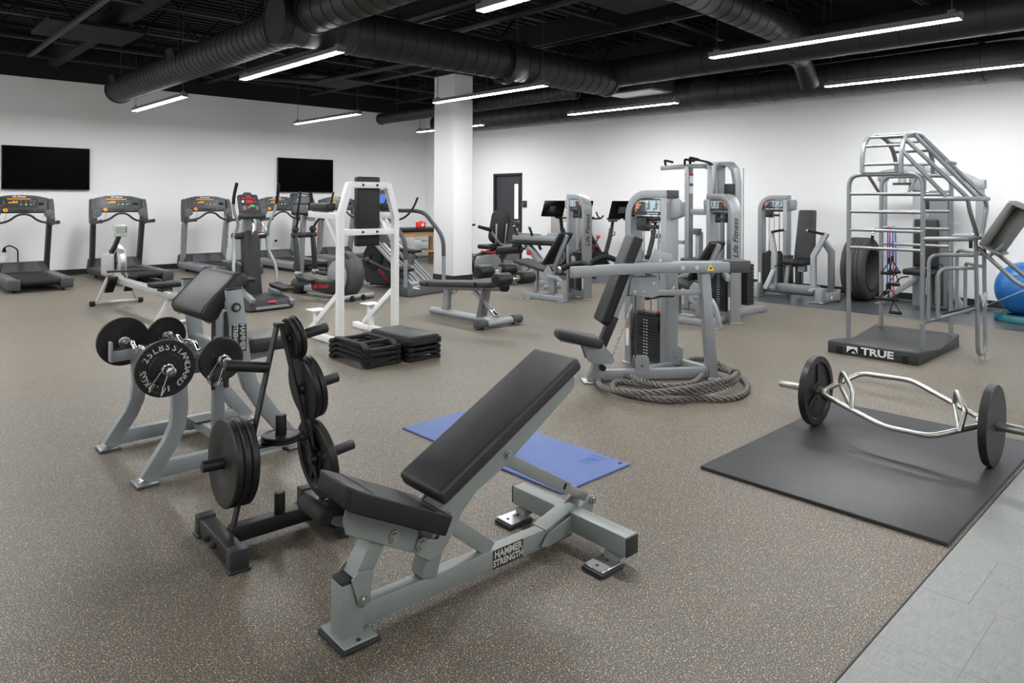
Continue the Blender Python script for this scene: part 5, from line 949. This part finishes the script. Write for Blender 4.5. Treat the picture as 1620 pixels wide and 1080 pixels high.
# ---------------- summit trainer ----------------
st = thing('step_climber', 'ramp type climbing trainer with tall curved side rails, behind the white knee raise station', 'stair climber', (6.70, 9.0, 0), R(12))
m = MB(); m.hexa([(-.56, -.16, 0), (.56, -.16, 0), (.52, .30, 0), (-.52, .30, 0), (-.52, -.12, .13), (.52, -.12, .13), (.50, .28, .15), (-.50, .28, .15)]); m.build('rear_tray', 'plastic_grey', st, .025, 3)
for s in (-1, 1):
    MB().cyl((s*.45, .02, .12), (s*.45, .02, .56), .031, n=14).build('rail_post', 'silver', st); MB().tube([(s*.45, .02, .55), (s*.45, .03, .86), (s*.45, .42, 1.24), (s*.44, .62, 1.28), (s*.36, .95, 1.28)], .033, 14, .18).build('side_rail', 'plastic_grey', st)
    MB().bars([(s*.17+.1, .14, .12), (s*.16+.1, 1.05, .80)], .22, .04).build('ramp', 'silver', st, .008)
    for k in (-.04, .04): MB().bar((s*.17+.1+k, .18, .175), (s*.16+.1+k, 1.03, .81), .014, .012).build('ramp_groove', 'rubber', st)
    z = .34 if s < 0 else .60; y = .28 if s < 0 else .50
    m = MB(); m.hexa([(s*.21-.09, y-.14, z), (s*.21+.09, y-.14, z), (s*.21+.09, y+.16, z), (s*.21-.09, y+.16, z), (s*.21-.1, y-.16, z+.05), (s*.21+.1, y-.16, z+.05), (s*.21+.1, y+.2, z+.07), (s*.21-.1, y+.2, z+.07)]); m.build('pedal', 'plastic', st, .018, 3); MB().bar((s*.2, y, z), (s*.2, y+.05, z-.18), .08, .16).build('pedal_carriage', 'plastic_mid', st, .015)
    MB().tube([(s*.27, y-.05, z-.08), (s*.30, 1.0, .48)], .028, 12).build('crank_arm', 'plastic', st); MB().sph((s*.30, 1.0, .48), .06, 12, 8).build('crank_joint', 'plastic', st)
    MB().tube([(s*.22, .95, 1.1), (s*.30, .8, 1.14), (s*.33, .68, 1.22), (s*.36, .58, 1.36), (s*.35, .5, 1.50)], .018, 12, .08).build('moving_arm', 'plastic', st); MB().cyl((s*.20, .95, 1.1), (s*.30, .93, 1.1), .045).build('arm_joint', 'plastic', st)
m = MB(); m.prism([(.62, .06), (1.30, .04), (1.42, .25), (1.40, .55), (1.25, .78), (1.05, .90), (.95, .75), (.80, .45)], (-.04, 0, 0), Y, Z, (.48, 0, 0)); bd_ = m.build('drive_housing', 'plastic', st, .05, 4)
MB().lathe([(.05, 0), (.2, 0), (.21, -.02), (.05, -.025), (.05, 0)], (-.042, 1.12, .50), X, 28).build('crank_disc', 'rubber', bd_); text('lettering', 'Life Fitness', .085, 'red', bd_, (-.0415, .93, .26), (0, -.8, -.6), (0, -.6, .8), .003, .0015, .3)
MB().cyl((-.35, 1.55, .045), (.35, 1.55, .045), .035).build('front_foot', 'silver', st); MB().bar((0, 1.2, .06), (0, 1.55, .05), .08, .06).build('front_beam', 'silver', st, .01)
MB().bars([(0, 1.12, .85), (0, 1.05, 1.25)], .16, .09, Y).build('neck', 'silver', st, .015); MB().box((0, .93, 1.26), (.42, .16, .09)).build('console_tray', 'plastic', st, .03, 3)
cs = MB().box((0, 1.02, 1.46), (.40, .06, .34), rx=R(-14)).build('console', 'console', st, .02, 3); MB().box((.03, .985, 1.47), (.24, .006, .17), rx=R(-14)).build('screen', 'tube_blue', cs); MB().box((.03, .981, 1.44), (.10, .004, .07), rx=R(-14)).build('screen_image', 'panel_blue', cs)
MB().tube([(-.2, 1.08, 1.62), (.05, 1.08, 1.70), (.25, 1.06, 1.68), (.34, 1.0, 1.42)], .013, 8, .1).build('hoop', 'plastic', st)
# ---------------- treatment table, AED box, drawer unit ----------------
tt = thing('treatment_table', 'wooden treatment table with black padded top in the far corner left of the column', 'table', (9.85, 13.86, 0))
cushion('padded_top', (0, 0, .745), (1.85, .72, .09), 'vinyl', tt, bev=.03)
for y in (-.30, .30): MB().bar((-.86, y, .645), (.86, y, .645), .03, .11).build('apron', 'wood', tt, .004)
for x in (-.86, .86): MB().bar((x, -.30, .645), (x, .30, .645), .03, .11).build('apron', 'wood', tt, .004)
for x in (-.82, .82):
    for y in (-.29, .29): MB().bb(x-.042, x+.042, y-.042, y+.042, 0, .70).build('leg', 'wood', tt, .005)
MB().bb(-.82, .82, -.28, .28, .21, .235).build('shelf', 'wood', tt, .004)
ae = thing('defibrillator_case', 'small bright red case with white emblem on the treatment table', 'first aid case', (10.05, 13.72, .79)); MB().bb(-.12, .12, -.05, .05, 0, .14).build('case', 'bright_red', ae, .02, 3); MB().cyl((.02, -.0505, .07), (.02, -.0535, .07), .038, n=20).build('emblem', 'sticker', ae); MB().tube([(-.05, 0, .137), (-.04, 0, .155), (.04, 0, .155), (.05, 0, .137)], .007, 8, .02).build('carry_handle', 'rubber', ae)
du = thing('drawer_unit', 'pale grey drawer unit standing in the corner behind the treatment table', 'drawer unit', (10.9, 15.0, 0)); MB().bb(-.3, .3, -.25, .25, 0, .66).build('body', 'paper', du, .005)
for k in range(3): 
    q = MB().bb(-.285, .285, -.266, -.252, .03+.21*k, .22+.21*k).build('drawer', 'paper', du, .004); MB().bb(-.1, .1, -.28, -.266, .19+.21*k, .205+.21*k).build('drawer_pull', 'plastic_grey', q)
# ---------------- recumbent bike ----------------
rb = thing('recumbent_bike', 'recumbent exercise bike with tall black backrest standing in front of the door', 'exercise bike', (9.35, 10.35, 0), R(0))
m = MB(); m.prism(rpoly(.40, .66, .14, 5), (0, 0, 0), X, Z, (0, .06, 0)); m.xf(Matrix.Translation((.02, -.16, .93)) @ Matrix.Rotation(R(12), 4, 'Y') @ Matrix.Rotation(R(-22), 4, 'Z')); m.build('backrest', 'vinyl', rb, .02, 3)
for x in (-.10, .10): MB().bar((x-.02, -.21-.4*x*.4, .60), (x+.02, -.205-.4*x, 1.0), .035, .02, Y).build('back_tube', 'steel', rb, .004)
cushion('seat', (-.18, -.10, .56), (.40, .34, .09), 'vinyl', rb, bev=.035)
MB().tube([(-.36, -.30, .90), (-.22, -.32, .70), (-.05, -.30, .58), (.22, -.30, .58), (.36, -.28, .74), (.44, -.20, .93)], .022, 12, .1).build('side_handles', 'silver', rb); MB().cyl((-.62, -.26, .96), (-.34, -.30, .89), .03, .04, 12).build('handle_grip', 'rubber', rb); MB().cyl((.42, -.21, .90), (.46, -.18, .98), .03).build('handle_grip', 'rubber', rb)
MB().bars([(-.62, -.05, .36), (-.2, -.05, .44), (.3, -.05, .48)], .10, .09).build('seat_rail', 'plastic', rb, .02)
m = MB(); m.prism([(-.62, .05), (-.64, .38), (-.1, .44), (.08, .30), (.10, .05)], (0, -.16, 0), X, Z, (0, .3, 0)); m.build('drive_cover', 'silver', rb, .05, 3)
MB().bars([(-.66, -.20, .04), (-.72, -.2, .30), (-.64, -.2, .41)], .04, .05, Y).build('front_strut', 'plastic', rb, .01); MB().bars([(.30, -.05, .46), (.08, -.1, .28), (.05, -.1, .04)], .1, .1, Y).build('rear_strut', 'plastic', rb, .02)
MB().cyl((-.6, -.35, .045), (-.6, .3, .045), .04).build('stabiliser', 'steel', rb, .008); MB().cyl((.3, -.35, .045), (.3, .3, .045), .04).build('stabiliser', 'steel', rb, .008); MB().bar((-.6, 0, .06), (.3, 0, .06), .08, .06).build('base_beam', 'silver', rb, .01)
MB().tube([(.35, -.30, .06), (.35, -.30, .26), (.62, -.34, .24)], .03, 12, .08).build('walk_through_handle', 'silver', rb); MB().tube([(-.55, -.25, .50), (-.30, -.28, .46), (-.05, -.28, .49)], .012, 8, .05).build('red_lever', 'bright_red', rb)
MB().bars([(-.9, 0, .1), (-.95, 0, .9)], .08, .1, Y).build('console_post', 'silver', rb, .02); MB().box((-.92, 0, 1.05), (.08, .36, .28), ry=R(15)).build('console', 'plastic', rb, .02, 3); MB().tube([(-.9, -.25, .98), (-.72, -.27, 1.0)], .02, 10).build('front_grip', 'rubber', rb)
MB().bb(-.75, .45, .42, .52, 0, .22).build('rear_cover', 'concept', rb, .02) if 0 else None
# ---------------- studio bikes ----------------
def bike(loc, label):
    t = thing('studio_bike', label, 'exercise bike', loc, R(0), 'studio bikes along the right wall')   # rider faces -X
    MB().cyl((-.48, -.26, .04), (-.48, .26, .04), .03).build('front_foot', 'plastic', t); MB().cyl((.48, -.26, .04), (.48, .26, .04), .03).build('rear_foot', 'plastic', t)
    for y in (-.26, .26): MB().tube([(-.48, y-.03*(1 if y < 0 else -1), .04), (-.48, y+.035*(-1 if y < 0 else 1), .04)], .036, 12).build('foot_cap', 'tube_blue' if y < 0 else 'rubber', t)
    MB().bars([(.46, 0, .06), (.12, 0, .32), (-.28, 0, .78), (-.34, 0, .92)], .07, .09, Y).build('main_frame', 'plastic', t, .02); MB().bars([(-.46, 0, .06), (-.33, 0, .34), (-.18, 0, .62)], .06, .07, Y).build('fork', 'plastic', t, .015)
    MB().bars([(.12, 0, .30), (.30, 0, .72), (.36, 0, .92)], .06, .08, Y).build('seat_tube', 'plastic', t, .015); MB().bar((.36, 0, .90), (.40, 0, 1.06), .04, .05, Y).build('seat_post', 'rubber', t, .008)
    MB().bar((.28, 0, 1.06), (.52, 0, 1.06), .05, .03).build('seat_slider', 'rubber', t, .005)
    m = MB(); m.hexa([(.24, -.02, 1.08), (.54, -.09, 1.08), (.54, .09, 1.08), (.24, .02, 1.08), (.22, -.03, 1.12), (.55, -.10, 1.13), (.55, .10, 1.13), (.22, .03, 1.12)]); m.build('saddle', 'rubber', t, .02, 3)
    MB().lathe([(.02, -.012), (.24, -.014), (.245, 0), (.24, .014), (.02, .012), (.02, -.012)], (-.26, 0, .34), Y, 36).build('flywheel', 'rubber', t); MB().lathe([(.17, -.016), (.2, -.016), (.2, .016), (.17, .016), (.17, -.016)], (-.26, 0, .34), Y, 36).build('flywheel_ring', 'plastic', t)
    m = MB(); m.prism(rpoly(.46, .26, .12, 5, 0, .34), (0, -.07, 0), X, Z, (0, .06, 0)); m.build('chain_guard', 'rubber', t, .015)
    MB().bar((.10, -.10, .33), (.20, -.10, .20), .02, .03).build('crank', 'steel', t, .003); MB().box((.21, -.17, .19), (.1, .1, .03)).build('pedal', 'rubber', t, .006)
    MB().bar((-.34, 0, .90), (-.38, 0, 1.12), .045, .06, Y).build('handle_post', 'rubber', t, .008)
    MB().tube([(-.38, 0, 1.12), (-.36, -.16, 1.12), (-.22, -.20, 1.12), (-.12, -.18, 1.17)], .016, 10, .05).build('handlebar', 'rubber', t); MB().tube([(-.38, 0, 1.12), (-.36, .16, 1.12), (-.22, .20, 1.12), (-.12, .18, 1.17)], .016, 10, .05).build('handlebar', 'rubber', t)
    MB().tube([(-.24, -.2, 1.12), (-.32, -.2, 1.18), (-.34, -.19, 1.25)], .014, 8, .04).build('bar_end', 'rubber', t)
    MB().tube([(-.38, 0, 1.12), (-.52, 0, 1.12), (-.56, 0, 1.24)], .02, 10, .06).build('screen_arm', 'rubber', t); MB().box((-.585, 0, 1.30), (.03, .56, .33), ry=R(20)).build('screen', 'screen', t, .012, 2); MB().box((-.607, 0, 1.29), (.03, .14, .12), ry=R(20)).build('screen_mount', 'rubber', t, .008)
    MB().cyl((-.12, 0, .64), (-.06, 0, .74), .01).build('knob_stem', 'rubber', t); MB().sph((-.05, 0, .77), .04, 14, 10).build('resistance_knob', 'bright_red', t); MB().box((-.16, -.045, .60), (.06, .01, .035), ry=R(48)).build('badge', 'red', t); MB().sph((-.33, -.05, .62), .035, 10, 8).build('brake_badge', 'red', t)
    MB().tube([(.30, -.05, .78), (.34, -.09, .78), (.34, -.09, .86)], .01, 8, .02).build('clamp_lever', 'rubber', t)
    return t
bike((10.62, 9.385, 0), 'studio bike with black tilted screen right of the door, front of the row'); bike((10.62, 8.71, 0), 'studio bike mostly hidden behind the leg machine tower, red knob visible'); bike((10.62, 7.71, 0), 'studio bike with black screen and saddle just left of the shoulder press tower')
wc = thing('wall_cabinet', 'stainless grey cabinet standing against the right wall behind the first studio bike', 'cabinet', (11.33, 10.15, 0)); MB().bb(-.22, .22, -.32, .32, 0, 1.25).build('body', 'cabinet', wc, .006)
MB().bb(-.232, -.218, -.30, .30, .66, 1.22).build('door', 'cabinet', wc, .004); MB().bb(-.236, -.23, -.18, -.06, .78, 1.0).build('label_panel', 'paper', wc); MB().bb(-.232, -.218, -.30, .30, .04, .62).build('door', 'cabinet', wc, .004)
# ---------------- silver beam machine with foam roller ----------------
lr = thing('back_machine', 'silver framed machine with horizontal beam, two upright grips and black foam roller', 'gym machine', (8.75, 8.5, 0))
MB().bar((0, .62, .80), (0, -.42, .82), .14, .09).build('top_beam', 'silver', lr, .01); MB().bar((.0, .66, .72), (0, -.40, .735), .2, .075).build('black_pad', 'vinyl', lr, .025, 3)
for y in (.5, .12): MB().cyl((-.06, y, .84), (-.08, y+.06, 1.0), .022, n=12).build('upright_grip', 'rubber', lr, .006); MB().cyl((-.08, y+.06, .995), (-.083, y+.066, 1.015), .025, n=12).build('grip_end', 'steel', lr)
MB().bar((0, .60, .87), (0, .0, .87), .05, .03).build('grip_rail', 'silver', lr, .004); MB().box((0, -.30, .86), (.12, .18, .09)).build('head_block', 'grey_paint', lr, .02)
MB().bar((-.02, .32, .70), (.02, -.36, .12), .10, .12).build('diagonal_strut', 'silver', lr, .012); MB().cyl((-.075, .20, .55), (-.085, .20, .55), .045, n=16).build('red_badge', 'red', lr)
MB().bar((0, .45, .04), (0, -.55, .04), .08, .08).build('base_beam', 'silver', lr, .01); MB().bar((-.4, .4, .04), (.4, .4, .04), .07, .07).build('cross_foot', 'silver', lr, .01); MB().bar((-.4, -.5, .04), (.4, -.5, .04), .07, .07).build('cross_foot', 'silver', lr, .01); MB().bar((0, -.30, .06), (0, -.34, .80), .08, .1, X).build('rear_post', 'silver', lr, .01)
MB().cyl((-.05, 1.0, .545), (-.05, .42, .60), .075, n=24).build('foam_roller', 'vinyl', lr, .014, 3); MB().tube([(-.05, .44, .60), (-.05, .28, .62), (-.06, .26, .70), (0, .25, .78)], .022, 10, .06).build('roller_arm', 'plastic', lr)
MB().cyl((-.1, -.12, .62), (-.12, -.06, .75), .025).build('adjust_grip', 'rubber', lr)
# ---------------- outlets and small things ----------------
ou = thing('power_outlet', 'white wall outlet with black plug behind the elliptical trainers', 'power outlet', (7.3, YW-.006, .47)); MB().bb(-.06, .06, -.006, .006, -.09, .09).build('cover_plate', 'paper', ou, .003); MB().box((0, -.025, .03), (.05, .04, .05)).build('plug', 'rubber', ou, .008)
# ---------------- chest press ----------------
cp = thing('chest_press_machine', 'grey seated chest press machine against the right wall with upright black backrest', 'gym machine', (10.3, 4.8, 0))
def CQ(x, y, z): return V((x-10.3, y-4.8, z))
tower(cp, CQ(10.86, 5.32, 0), R(-90), .49, .15, 1.56, 'L', 'CHEST PRESS', (.08, .60, .30), False, 'side', 17)
MB().bar(CQ(10.36, 5.36, .06), CQ(10.36, 4.36, .06), .08, .10).build('front_beam', 'silver', cp, .008) if 0 else None
MB().bar(CQ(10.45, 5.12, .16), CQ(10.45, 4.42, .16), .07, .11).build('cross_beam', 'silver', cp, .006); MB().cyl(CQ(10.30, 5.2, .10), CQ(10.30, 4.46, .10), .02).build('torsion_shaft', 'plastic', cp)
for y in (5.33, 4.35):
    MB().hexa([CQ(10.22, y-.05, .01), CQ(10.36, y-.05, .01), CQ(10.36, y+.05, .01), CQ(10.22, y+.05, .01), CQ(10.24, y-.05, .21), CQ(10.36, y-.05, .21), CQ(10.36, y+.05, .21), CQ(10.24, y+.05, .21)]).build('pivot_foot', 'grey_paint', cp, .01); MB().bb(10.16-10.3, 10.40-10.3, y-4.8-.09, y-4.8+.09, 0, .012).build('foot_plate', 'steel', cp, .003, 1)
MB().bars([CQ(10.34, 4.30, .08), CQ(10.62, 4.22, .08), CQ(10.86, 4.30, .08), CQ(10.86, 4.55, .08)], .06, .12).build('side_beam', 'silver', cp, .008); MB().bb(.12, .2, -.565, -.555, .05, .09).build('sticker', 'yellow', cp)
for y, yy in ((5.10, 5.16), (4.50, 4.40)):
    MB().bars([CQ(10.30, y, .12), CQ(10.42, y, .17), CQ(10.42, y, .66), CQ(10.52, yy+(.05 if y > 5 else -.05), 1.0)], .065, .075, Y).build('press_arm', 'silver', cp, .008)
    MB().tube([CQ(10.52, yy+(.04 if y > 5 else -.04), .975), CQ(10.44, yy-.04 if y > 5 else yy+.04, 1.0), CQ(10.44, yy-(.22 if y > 5 else -.2), 1.03)], .02, 12, .04).build('press_grip', 'rubber', cp); e = CQ(10.44, yy-(.22 if y > 5 else -.2), 1.03); MB().sph(e, .024, 12, 8).build('grip_end', 'steel', cp)
MB().bars([CQ(10.28, 5.18, .12), CQ(10.40, 5.10, .40)], .05, .07, Y).build('link_bar', 'silver', cp, .006)
MB().bars([CQ(10.75, 4.85, .05), CQ(10.75, 4.85, .5), CQ(10.80, 4.80, 1.0)], .06, .09, Y).build('back_post', 'silver', cp, .008); MB().bars([CQ(10.86, 4.42, .05), CQ(10.86, 4.42, .7), CQ(10.80, 4.5, .85)], .06, .09, Y).build('rear_post', 'silver', cp, .008)
MB().bars([CQ(10.5, 4.95, .18), CQ(10.56, 4.95, .44), CQ(10.68, 4.9, .50), CQ(10.75, 4.85, .50)], .06, .06, Y).build('curved_support', 'silver', cp, .008)
m = MB(); m.hexa([CQ(10.62, 4.58, .58), CQ(10.70, 4.58, .58), CQ(10.70, 4.90, .58), CQ(10.62, 4.90, .58), CQ(10.75, 4.62, 1.33), CQ(10.83, 4.62, 1.33), CQ(10.83, 4.88, 1.33), CQ(10.75, 4.88, 1.33)]); m.build('backrest', 'vinyl_worn', cp, .03, 4)
cushion('seat', CQ(10.48, 4.76, .55), (.40, .34, .085), 'vinyl', cp, bev=.035); MB().bb(10.44-10.3, 10.50-10.3, -.09, -.01, .12, .50).build('seat_post', 'plastic', cp, .008); MB().box(CQ(10.46, 4.68, .46), (.12, .1, .1)).build('seat_carriage', 'silver', cp, .01)
MB().tube([CQ(10.40, 4.92, .47), CQ(10.34, 4.98, .50), CQ(10.34, 5.06, .47)], .008, 8, .03).build('seat_lever', 'rubber', cp)
MB().bb(10.70-10.3, 10.86-10.3, .2, .3, .15, .62).build('cam_housing', 'plastic', cp, .01)
# ---------------- tyre ----------------
ty = thing('tyre', 'big worn truck tyre standing upright against the right wall behind the stretch cage', 'tyre', (11.09, 4.07, .464), R(2))
pr = [(.27, -.10), (.30, -.155), (.40, -.165), (.445, -.15), (.462, -.125), (.464, -.09), (.448, -.083), (.464, -.075), (.464, -.035), (.448, -.027), (.464, -.02), (.464, .02), (.448, .027), (.464, .035), (.464, .075), (.448, .083), (.464, .09), (.462, .125), (.445, .15), (.40, .165), (.30, .155), (.27, .10), (.285, .0), (.27, -.10)]
ax = V((0, 1, 0)); MB().lathe(pr, (0, 0, 0), ax, 72).build('tread_and_walls', 'tyre', ty)
for s in (-1, 1): MB().lathe([(.30, s*.158), (.315, s*.166), (.33, s*.158)], (0, 0, 0), ax, 60).build('bead_ring', 'rubber', ty)
# ---------------- exercise ball ----------------
eb = thing('exercise_ball', 'large shiny blue exercise ball resting in a teal ring at the right edge', 'exercise ball', (10.62, 1.95, 0)); m = MB(); m.sph((0, 0, .395), .335, 48, 28); m.build('ball', 'ball', eb, ang=180)
for k in range(-3, 4): z = .395+.09*k; r = math.sqrt(.335**2-(z-.395)**2); MB().lathe([(r-.001, -.002), (r+.002, 0), (r-.001, .002)], (0, 0, z), V((.05, .12, 1)), 48).build('groove_ring', 'ball', eb)
rg = thing('ball_base', 'teal plastic ring on the floor holding the blue exercise ball', 'ball stand', (10.62, 1.95, 0)); MB().lathe([(.20, 0), (.30, 0), (.30, .03), (.275, .07), (.24, .085), (.20, .07), (.20, 0)], (0, 0, 0), Z, 40).build('ring', 'teal', rg)
for k in range(3): a = R(100+120*k); MB().box((.285*math.cos(a), .285*math.sin(a), .05), (.09, .14, .10), a).build('lug', 'teal', rg, .01)
# ---------------- cable machine behind the cage ----------------
cm = thing('cable_machine', 'tall grey cable machine with black seat and backrest behind the stretch cage', 'gym machine', (10.95, 3.2, 0))
def KQ(x, y, z): return V((x-10.95, y-3.2, z))
MB().bar(KQ(10.95, 3.26, 0.02), KQ(10.95, 3.26, 1.98), .10, .12, Y).build('main_column', 'silver', cm, .008); MB().bb(-.1, .16, -.33, -.10, .02, 1.62).build('stack_shroud', 'plastic_mid', cm, .012); MB().bb(-.115, -.095, -.28, -.15, .06, .62).build('perforated_strip', 'plastic', cm, .004)
for k in range(16):
    for y in (-.245, -.185): MB().cyl((-.116, y, .09+.033*k), (-.119, y, .09+.033*k), .006, n=8).build('punch_hole', 'paper', cm)
MB().bars([KQ(10.95, 3.74, 1.86), KQ(10.95, 3.50, 1.90), KQ(10.95, 3.26, 1.93), KQ(10.95, 2.80, 1.86), KQ(10.95, 2.52, 1.70)], .08, .10).build('top_beam', 'silver', cm, .01)
MB().bar(KQ(10.95, 3.72, 1.06), KQ(10.95, 3.72, 1.88), .07, .09, Y).build('side_column', 'silver', cm, .008); MB().bar(KQ(10.95, 2.52, 1.0), KQ(10.95, 2.52, 1.74), .07, .09, Y).build('side_column', 'silver', cm, .008)
MB().bb(-.06, .06, -.745, -.60, 1.64, 1.76).build('pulley_head', 'silver', cm, .012); MB().bb(-.06, .06, .46, .58, 1.76, 1.90).build('pulley_head', 'silver', cm, .012); MB().bb(-.09, .09, -.02, .16, 1.62, 2.0).build('head_block', 'silver', cm, .012)
MB().cyl(KQ(10.80, 3.42, 1.72), KQ(10.80, 3.42, 1.90), .05).build('pulley_post', 'silver', cm); MB().cyl(KQ(10.80, 3.42, 1.70), KQ(10.80, 3.42, 1.73), .12).build('pulley_disc', 'plastic', cm)
for y in (3.74, 2.52): MB().tube([KQ(10.92, y, 1.07), KQ(10.78, y+.05, 1.07), KQ(10.76, y+.06, .92)], .018, 10, .05).build('handle', 'chrome', cm); MB().cyl(KQ(10.76, y+.06, .98), KQ(10.76, y+.06, .86), .022).build('handle_grip', 'rubber', cm)
m = MB(); m.box((0, 0, 0), (.07, .30, .66)); m.xf(Matrix.Translation(KQ(10.80, 3.12, .90)) @ Matrix.Rotation(R(4), 4, 'Y')); m.build('backrest', 'vinyl', cm, .03, 4); cushion('seat', KQ(10.62, 3.14, .52), (.36, .34, .08), 'vinyl', cm, bev=.03)
MB().bar(KQ(10.85, 3.12, .46), KQ(10.55, 3.14, .46), .06, .05).build('seat_arm', 'silver', cm, .006); MB().bar(KQ(10.70, 3.13, .03), KQ(10.70, 3.13, .46), .08, .06, Y).build('seat_post', 'silver', cm, .006); MB().tube([KQ(10.52, 3.25, .45), KQ(10.44, 3.32, .44), KQ(10.42, 3.38, .36)], .01, 8, .03).build('seat_lever', 'rubber', cm)
for y in (3.72, 2.68): MB().bar(KQ(10.9, 3.2+(.02 if y > 3 else -.28), .42), KQ(10.86, y, .03), .05, .07).build('stabiliser_leg', 'silver', cm, .006); MB().bb(-.16, .0, y-3.2-.06, y-3.2+.06, 0, .02).build('foot_plate', 'silver', cm, .004, 1)
MB().bb(-.09, -.08, -.36, -.02, 1.36, 1.60).build('placard', 'panel_dark', cm, .004)
# ---------------- small things on the floor ----------------
ds = thing('dumbbell', 'small dumbbell with chrome head lying on the floor at the right edge', 'dumbbell', (9.55, 1.55, .032), R(-60)); MB().cyl((-.09, 0, 0), (-.05, 0, 0), .032, n=20).build('head', 'steel', ds, .008, 3); MB().cyl((.05, 0, 0), (.09, 0, 0), .032, n=20).build('head', 'steel', ds, .008, 3); MB().cyl((-.055, 0, 0), (.055, 0, 0), .014, n=14).build('handle', 'rubber', ds)
